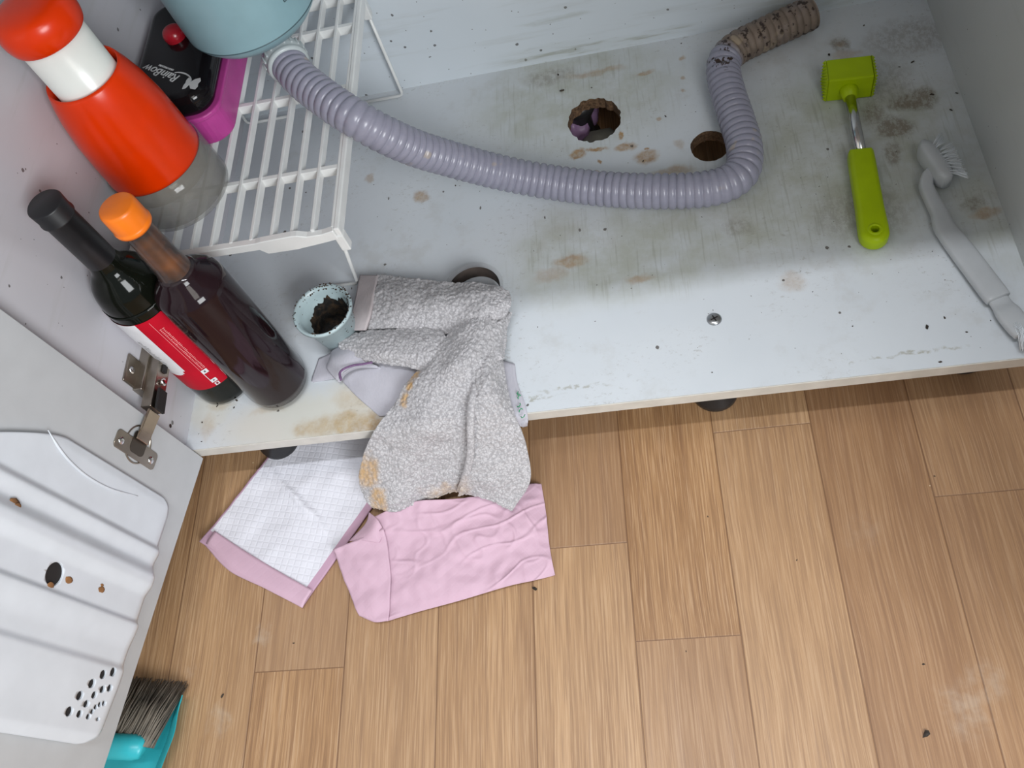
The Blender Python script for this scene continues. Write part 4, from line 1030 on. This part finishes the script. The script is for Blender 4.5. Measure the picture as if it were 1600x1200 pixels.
patch('pink_sheet', [[(583, 808, .020), (640, 785, .024), (720, 778, .020), (800, 768, .016), (822, 757, .010), (846, 755, .006)],
                     [(600, 850, .016), (660, 835, .016), (730, 820, .016), (790, 812, .012), (825, 800, .010), (853, 800, .005)],
                     [(606, 900, .010), (670, 885, .012), (730, 870, .012), (790, 860, .010), (830, 850, .008), (858, 848, .005)],
                     [(607, 945, .006), (660, 932, .009), (725, 915, .010), (790, 900, .008), (830, 890, .006), (864, 884, .005)],
                     [(604, 971, .004), (650, 957, .005), (720, 938, .006), (790, 917, .005), (830, 908, .005), (867, 898, .004)]], 30, 30, M['padp'], pp_, .0012, disp=wr)
patch('pink_flap', [[(521, 858, .014), (555, 845, .020), (600, 826, .024)], [(530, 885, .012), (570, 875, .017), (606, 860, .019)], [(545, 925, .008), (580, 915, .013), (610, 905, .014)], [(562, 962, .004), (585, 972, .006), (607, 970, .007)]], 14, 12, M['padp'], pp_, .0010, disp=wr)
patch('pink_tuck', [[(576, 800, .020), (590, 812, .028), (602, 832, .020)], [(570, 818, .018), (580, 830, .026), (594, 845, .022)], [(545, 845, .016), (570, 845, .022), (592, 848, .021)]], 10, 10, M['padp'], pp_, .0010, crease=.001)

# ------------------------------------------------------------------ broom and dustpan at the lower left
dp = thing('dustpan', 'teal plastic dustpan on the floor behind the cabinet door', 'dustpan', at(200, 1190, 0))
rimp = [at(*q) for q in ((284, 1086, .018), (277, 1112, .018), (271, 1145, .018), (258, 1180, .018), (240, 1225, .018), (215, 1270, .018))]
base = [at(*q) for q in ((282, 1094, .002), (271, 1118, .002), (262, 1150, .002), (249, 1184, .002), (232, 1225, .002), (205, 1270, .002))]
rp = cr(rimp, 6); bp = cr(base, 6); vs_, fs_ = [], []
for a_, b_ in zip(rp, bp): vs_ += [a_, b_, b_ + Vector((-.14, -.02, 0)), b_ + Vector((-.14, -.02, -.0015)), b_ + Vector((.001, 0, -.0018)), a_ + Vector((.0015, 0, .0002))]
for i in range(len(rp) - 1):
    for k in range(6): fs_.append((i * 6 + k, i * 6 + (k + 1) % 6, i * 6 + 6 + (k + 1) % 6, i * 6 + 6 + k))
fs_.append(tuple(range(5, -1, -1))); fs_.append(tuple(len(vs_) - 6 + k for k in range(6)))
o = link('pan', vs_, fs_, M['teal'], dp, True); auto(o, 40)
bw = thing('broom', 'brown bristled broom head resting on the teal dustpan', 'broom', at(205, 1170, .01))
bm = bmesh.new(); rb = random.Random(12)
c0 = [at(150, 1155, .040), at(232, 1168, .030)]; c1 = [at(196, 1060, .016), at(288, 1068, .008)]
for k in range(420):
    u = rb.random(); w_ = rb.uniform(-.012, .010)
    a_ = c0[0].lerp(c0[1], u) + Vector((0, 0, w_ * .8)); b_ = c1[0].lerp(c1[1], min(1, max(-.1, u + rb.gauss(0, .05)))) + Vector((rb.uniform(-.004, .004), rb.uniform(-.006, .003), max(-.004, w_ * .7)))
    md = a_.lerp(b_, .55) + Vector((rb.uniform(-.003, .003), 0, rb.uniform(0, .004))); sweep_bm([a_, md, b_], [.0009, .0008, .0004], 5, bm)
bm_obj('broom_bristles', bm, M['broom'], bw)
Hc = [at(120, 1165, .044), at(172, 1166, .040), at(215, 1168, .034), at(228, 1170, .031)]
bm_obj('broom_head', sweep_bm(cr(Hc, 6), [.013] * 12 + [.012, .0115, .011, .010, .008, .005, .002], 20, sy=.8), M['teal'], bw)

# ------------------------------------------------------------------ things seen through the holes and loose dirt
b = bmesh.new(); bmesh.ops.create_icosphere(b, subdivisions=4, radius=1)
fc = at(905, 205, .03)
for v in b.verts:
    n_ = v.co.normalized(); q = 1 + .18 * noise.noise(n_ * 2.4) + .06 * noise.noise(n_ * 7); v.co = Vector((v.co.x * .035 * q, v.co.y * .055 * q, v.co.z * .030 * q))
fc = at(908, 186, .03); b.transform(Matrix.Translation((fc.x - .012, fc.y + .018, .030)))
tag(bm_obj('plastic_bag', b, M['purplefilm']), 'crumpled lilac plastic bag seen through the larger round hole', 'bag')
b = bmesh.new(); bmesh.ops.create_icosphere(b, subdivisions=3, radius=1); fc2 = at(938, 213, .025)
for v in b.verts:
    q = 1 + .2 * noise.noise(v.co * 2); v.co = Vector((v.co.x * .026 * q, v.co.y * .020 * q, v.co.z * .018 * q))
b.transform(Matrix.Translation((fc2.x, fc2.y - .006, .018)))
tag(bm_obj('cement_lump', b, M['stone']), 'grey cement lump on the floor below the larger hole', 'cement lump')
def crumb(bm, p, s, rnd):
    s *= .62
    b = bmesh.new(); bmesh.ops.create_icosphere(b, subdivisions=1, radius=s)
    for v in b.verts: v.co *= rnd.uniform(.6, 1.3)
    b.transform(Matrix.Translation(p + Vector((0, 0, s * .35))) @ Matrix.Rotation(rnd.uniform(0, 3), 4, 'Z') @ Matrix.Diagonal((1.5, .8, .5, 1))); merge(bm, b)
rc = random.Random(21); bm = bmesh.new()
for px, py, s in ((872, 117, .0026), (878, 142, .0040), (1456, 148, .003), (1426, 97, .0028), (1448, 512, .0034), (1476, 497, .0020), (1510, 519, .0016), (1469, 566, .0022), (1295, 86, .003), (1350, 40, .0018), (1405, 105, .0016), (1332, 510, .0014), (1113, 582, .0012), (1548, 501, .0012), (315, 690, .0014), (316, 660, .0018), (366, 637, .0018), (370, 626, .0022), (340, 634, .002), (712, 290, .0018), (757, 271, .0016), (1040, 182, .0022), (1005, 252, .002), (1495, 146, .0022), (1486, 172, .0022)):
    crumb(bm, T(px, py, SH), s, rc)
for k in range(170):
    px, py = rc.uniform(560, 1560), rc.uniform(60, 560)
    p = T(px, py, SH)
    if (p.xy - h1.xy).length < .045 or (p.xy - h2.xy).length < .04 or not (.03 < p.x < WD - .01 and .01 < p.y < D - .01): continue
    if abs(px - 690) < 140 and py > 400: continue
    crumb(bm, p, rc.uniform(.0003, .0010), rc)
o = bm_obj('dirt_crumbs', bm, M['crumb'], None, False); tag(o, 'scattered dark dirt crumbs on the white cabinet bottom panel', 'dirt', kind='stuff')
bm = bmesh.new()
for px, py, s in ((836, 920, .0036), (1447, 1146, .0050), (1443, 1038, .0018), (348, 1087, .003), (1106, 807, .0013), (1072, 1018, .0012), (459, 1005, .0016), (1245, 875, .0013), (1460, 744, .0012)): crumb(bm, at(px, py, 0), s, rc)
o = bm_obj('floor_crumbs', bm, M['crumb'], None, False); tag(o, 'scattered black crumbs lying on the brown wood plank floor', 'dirt', kind='stuff')
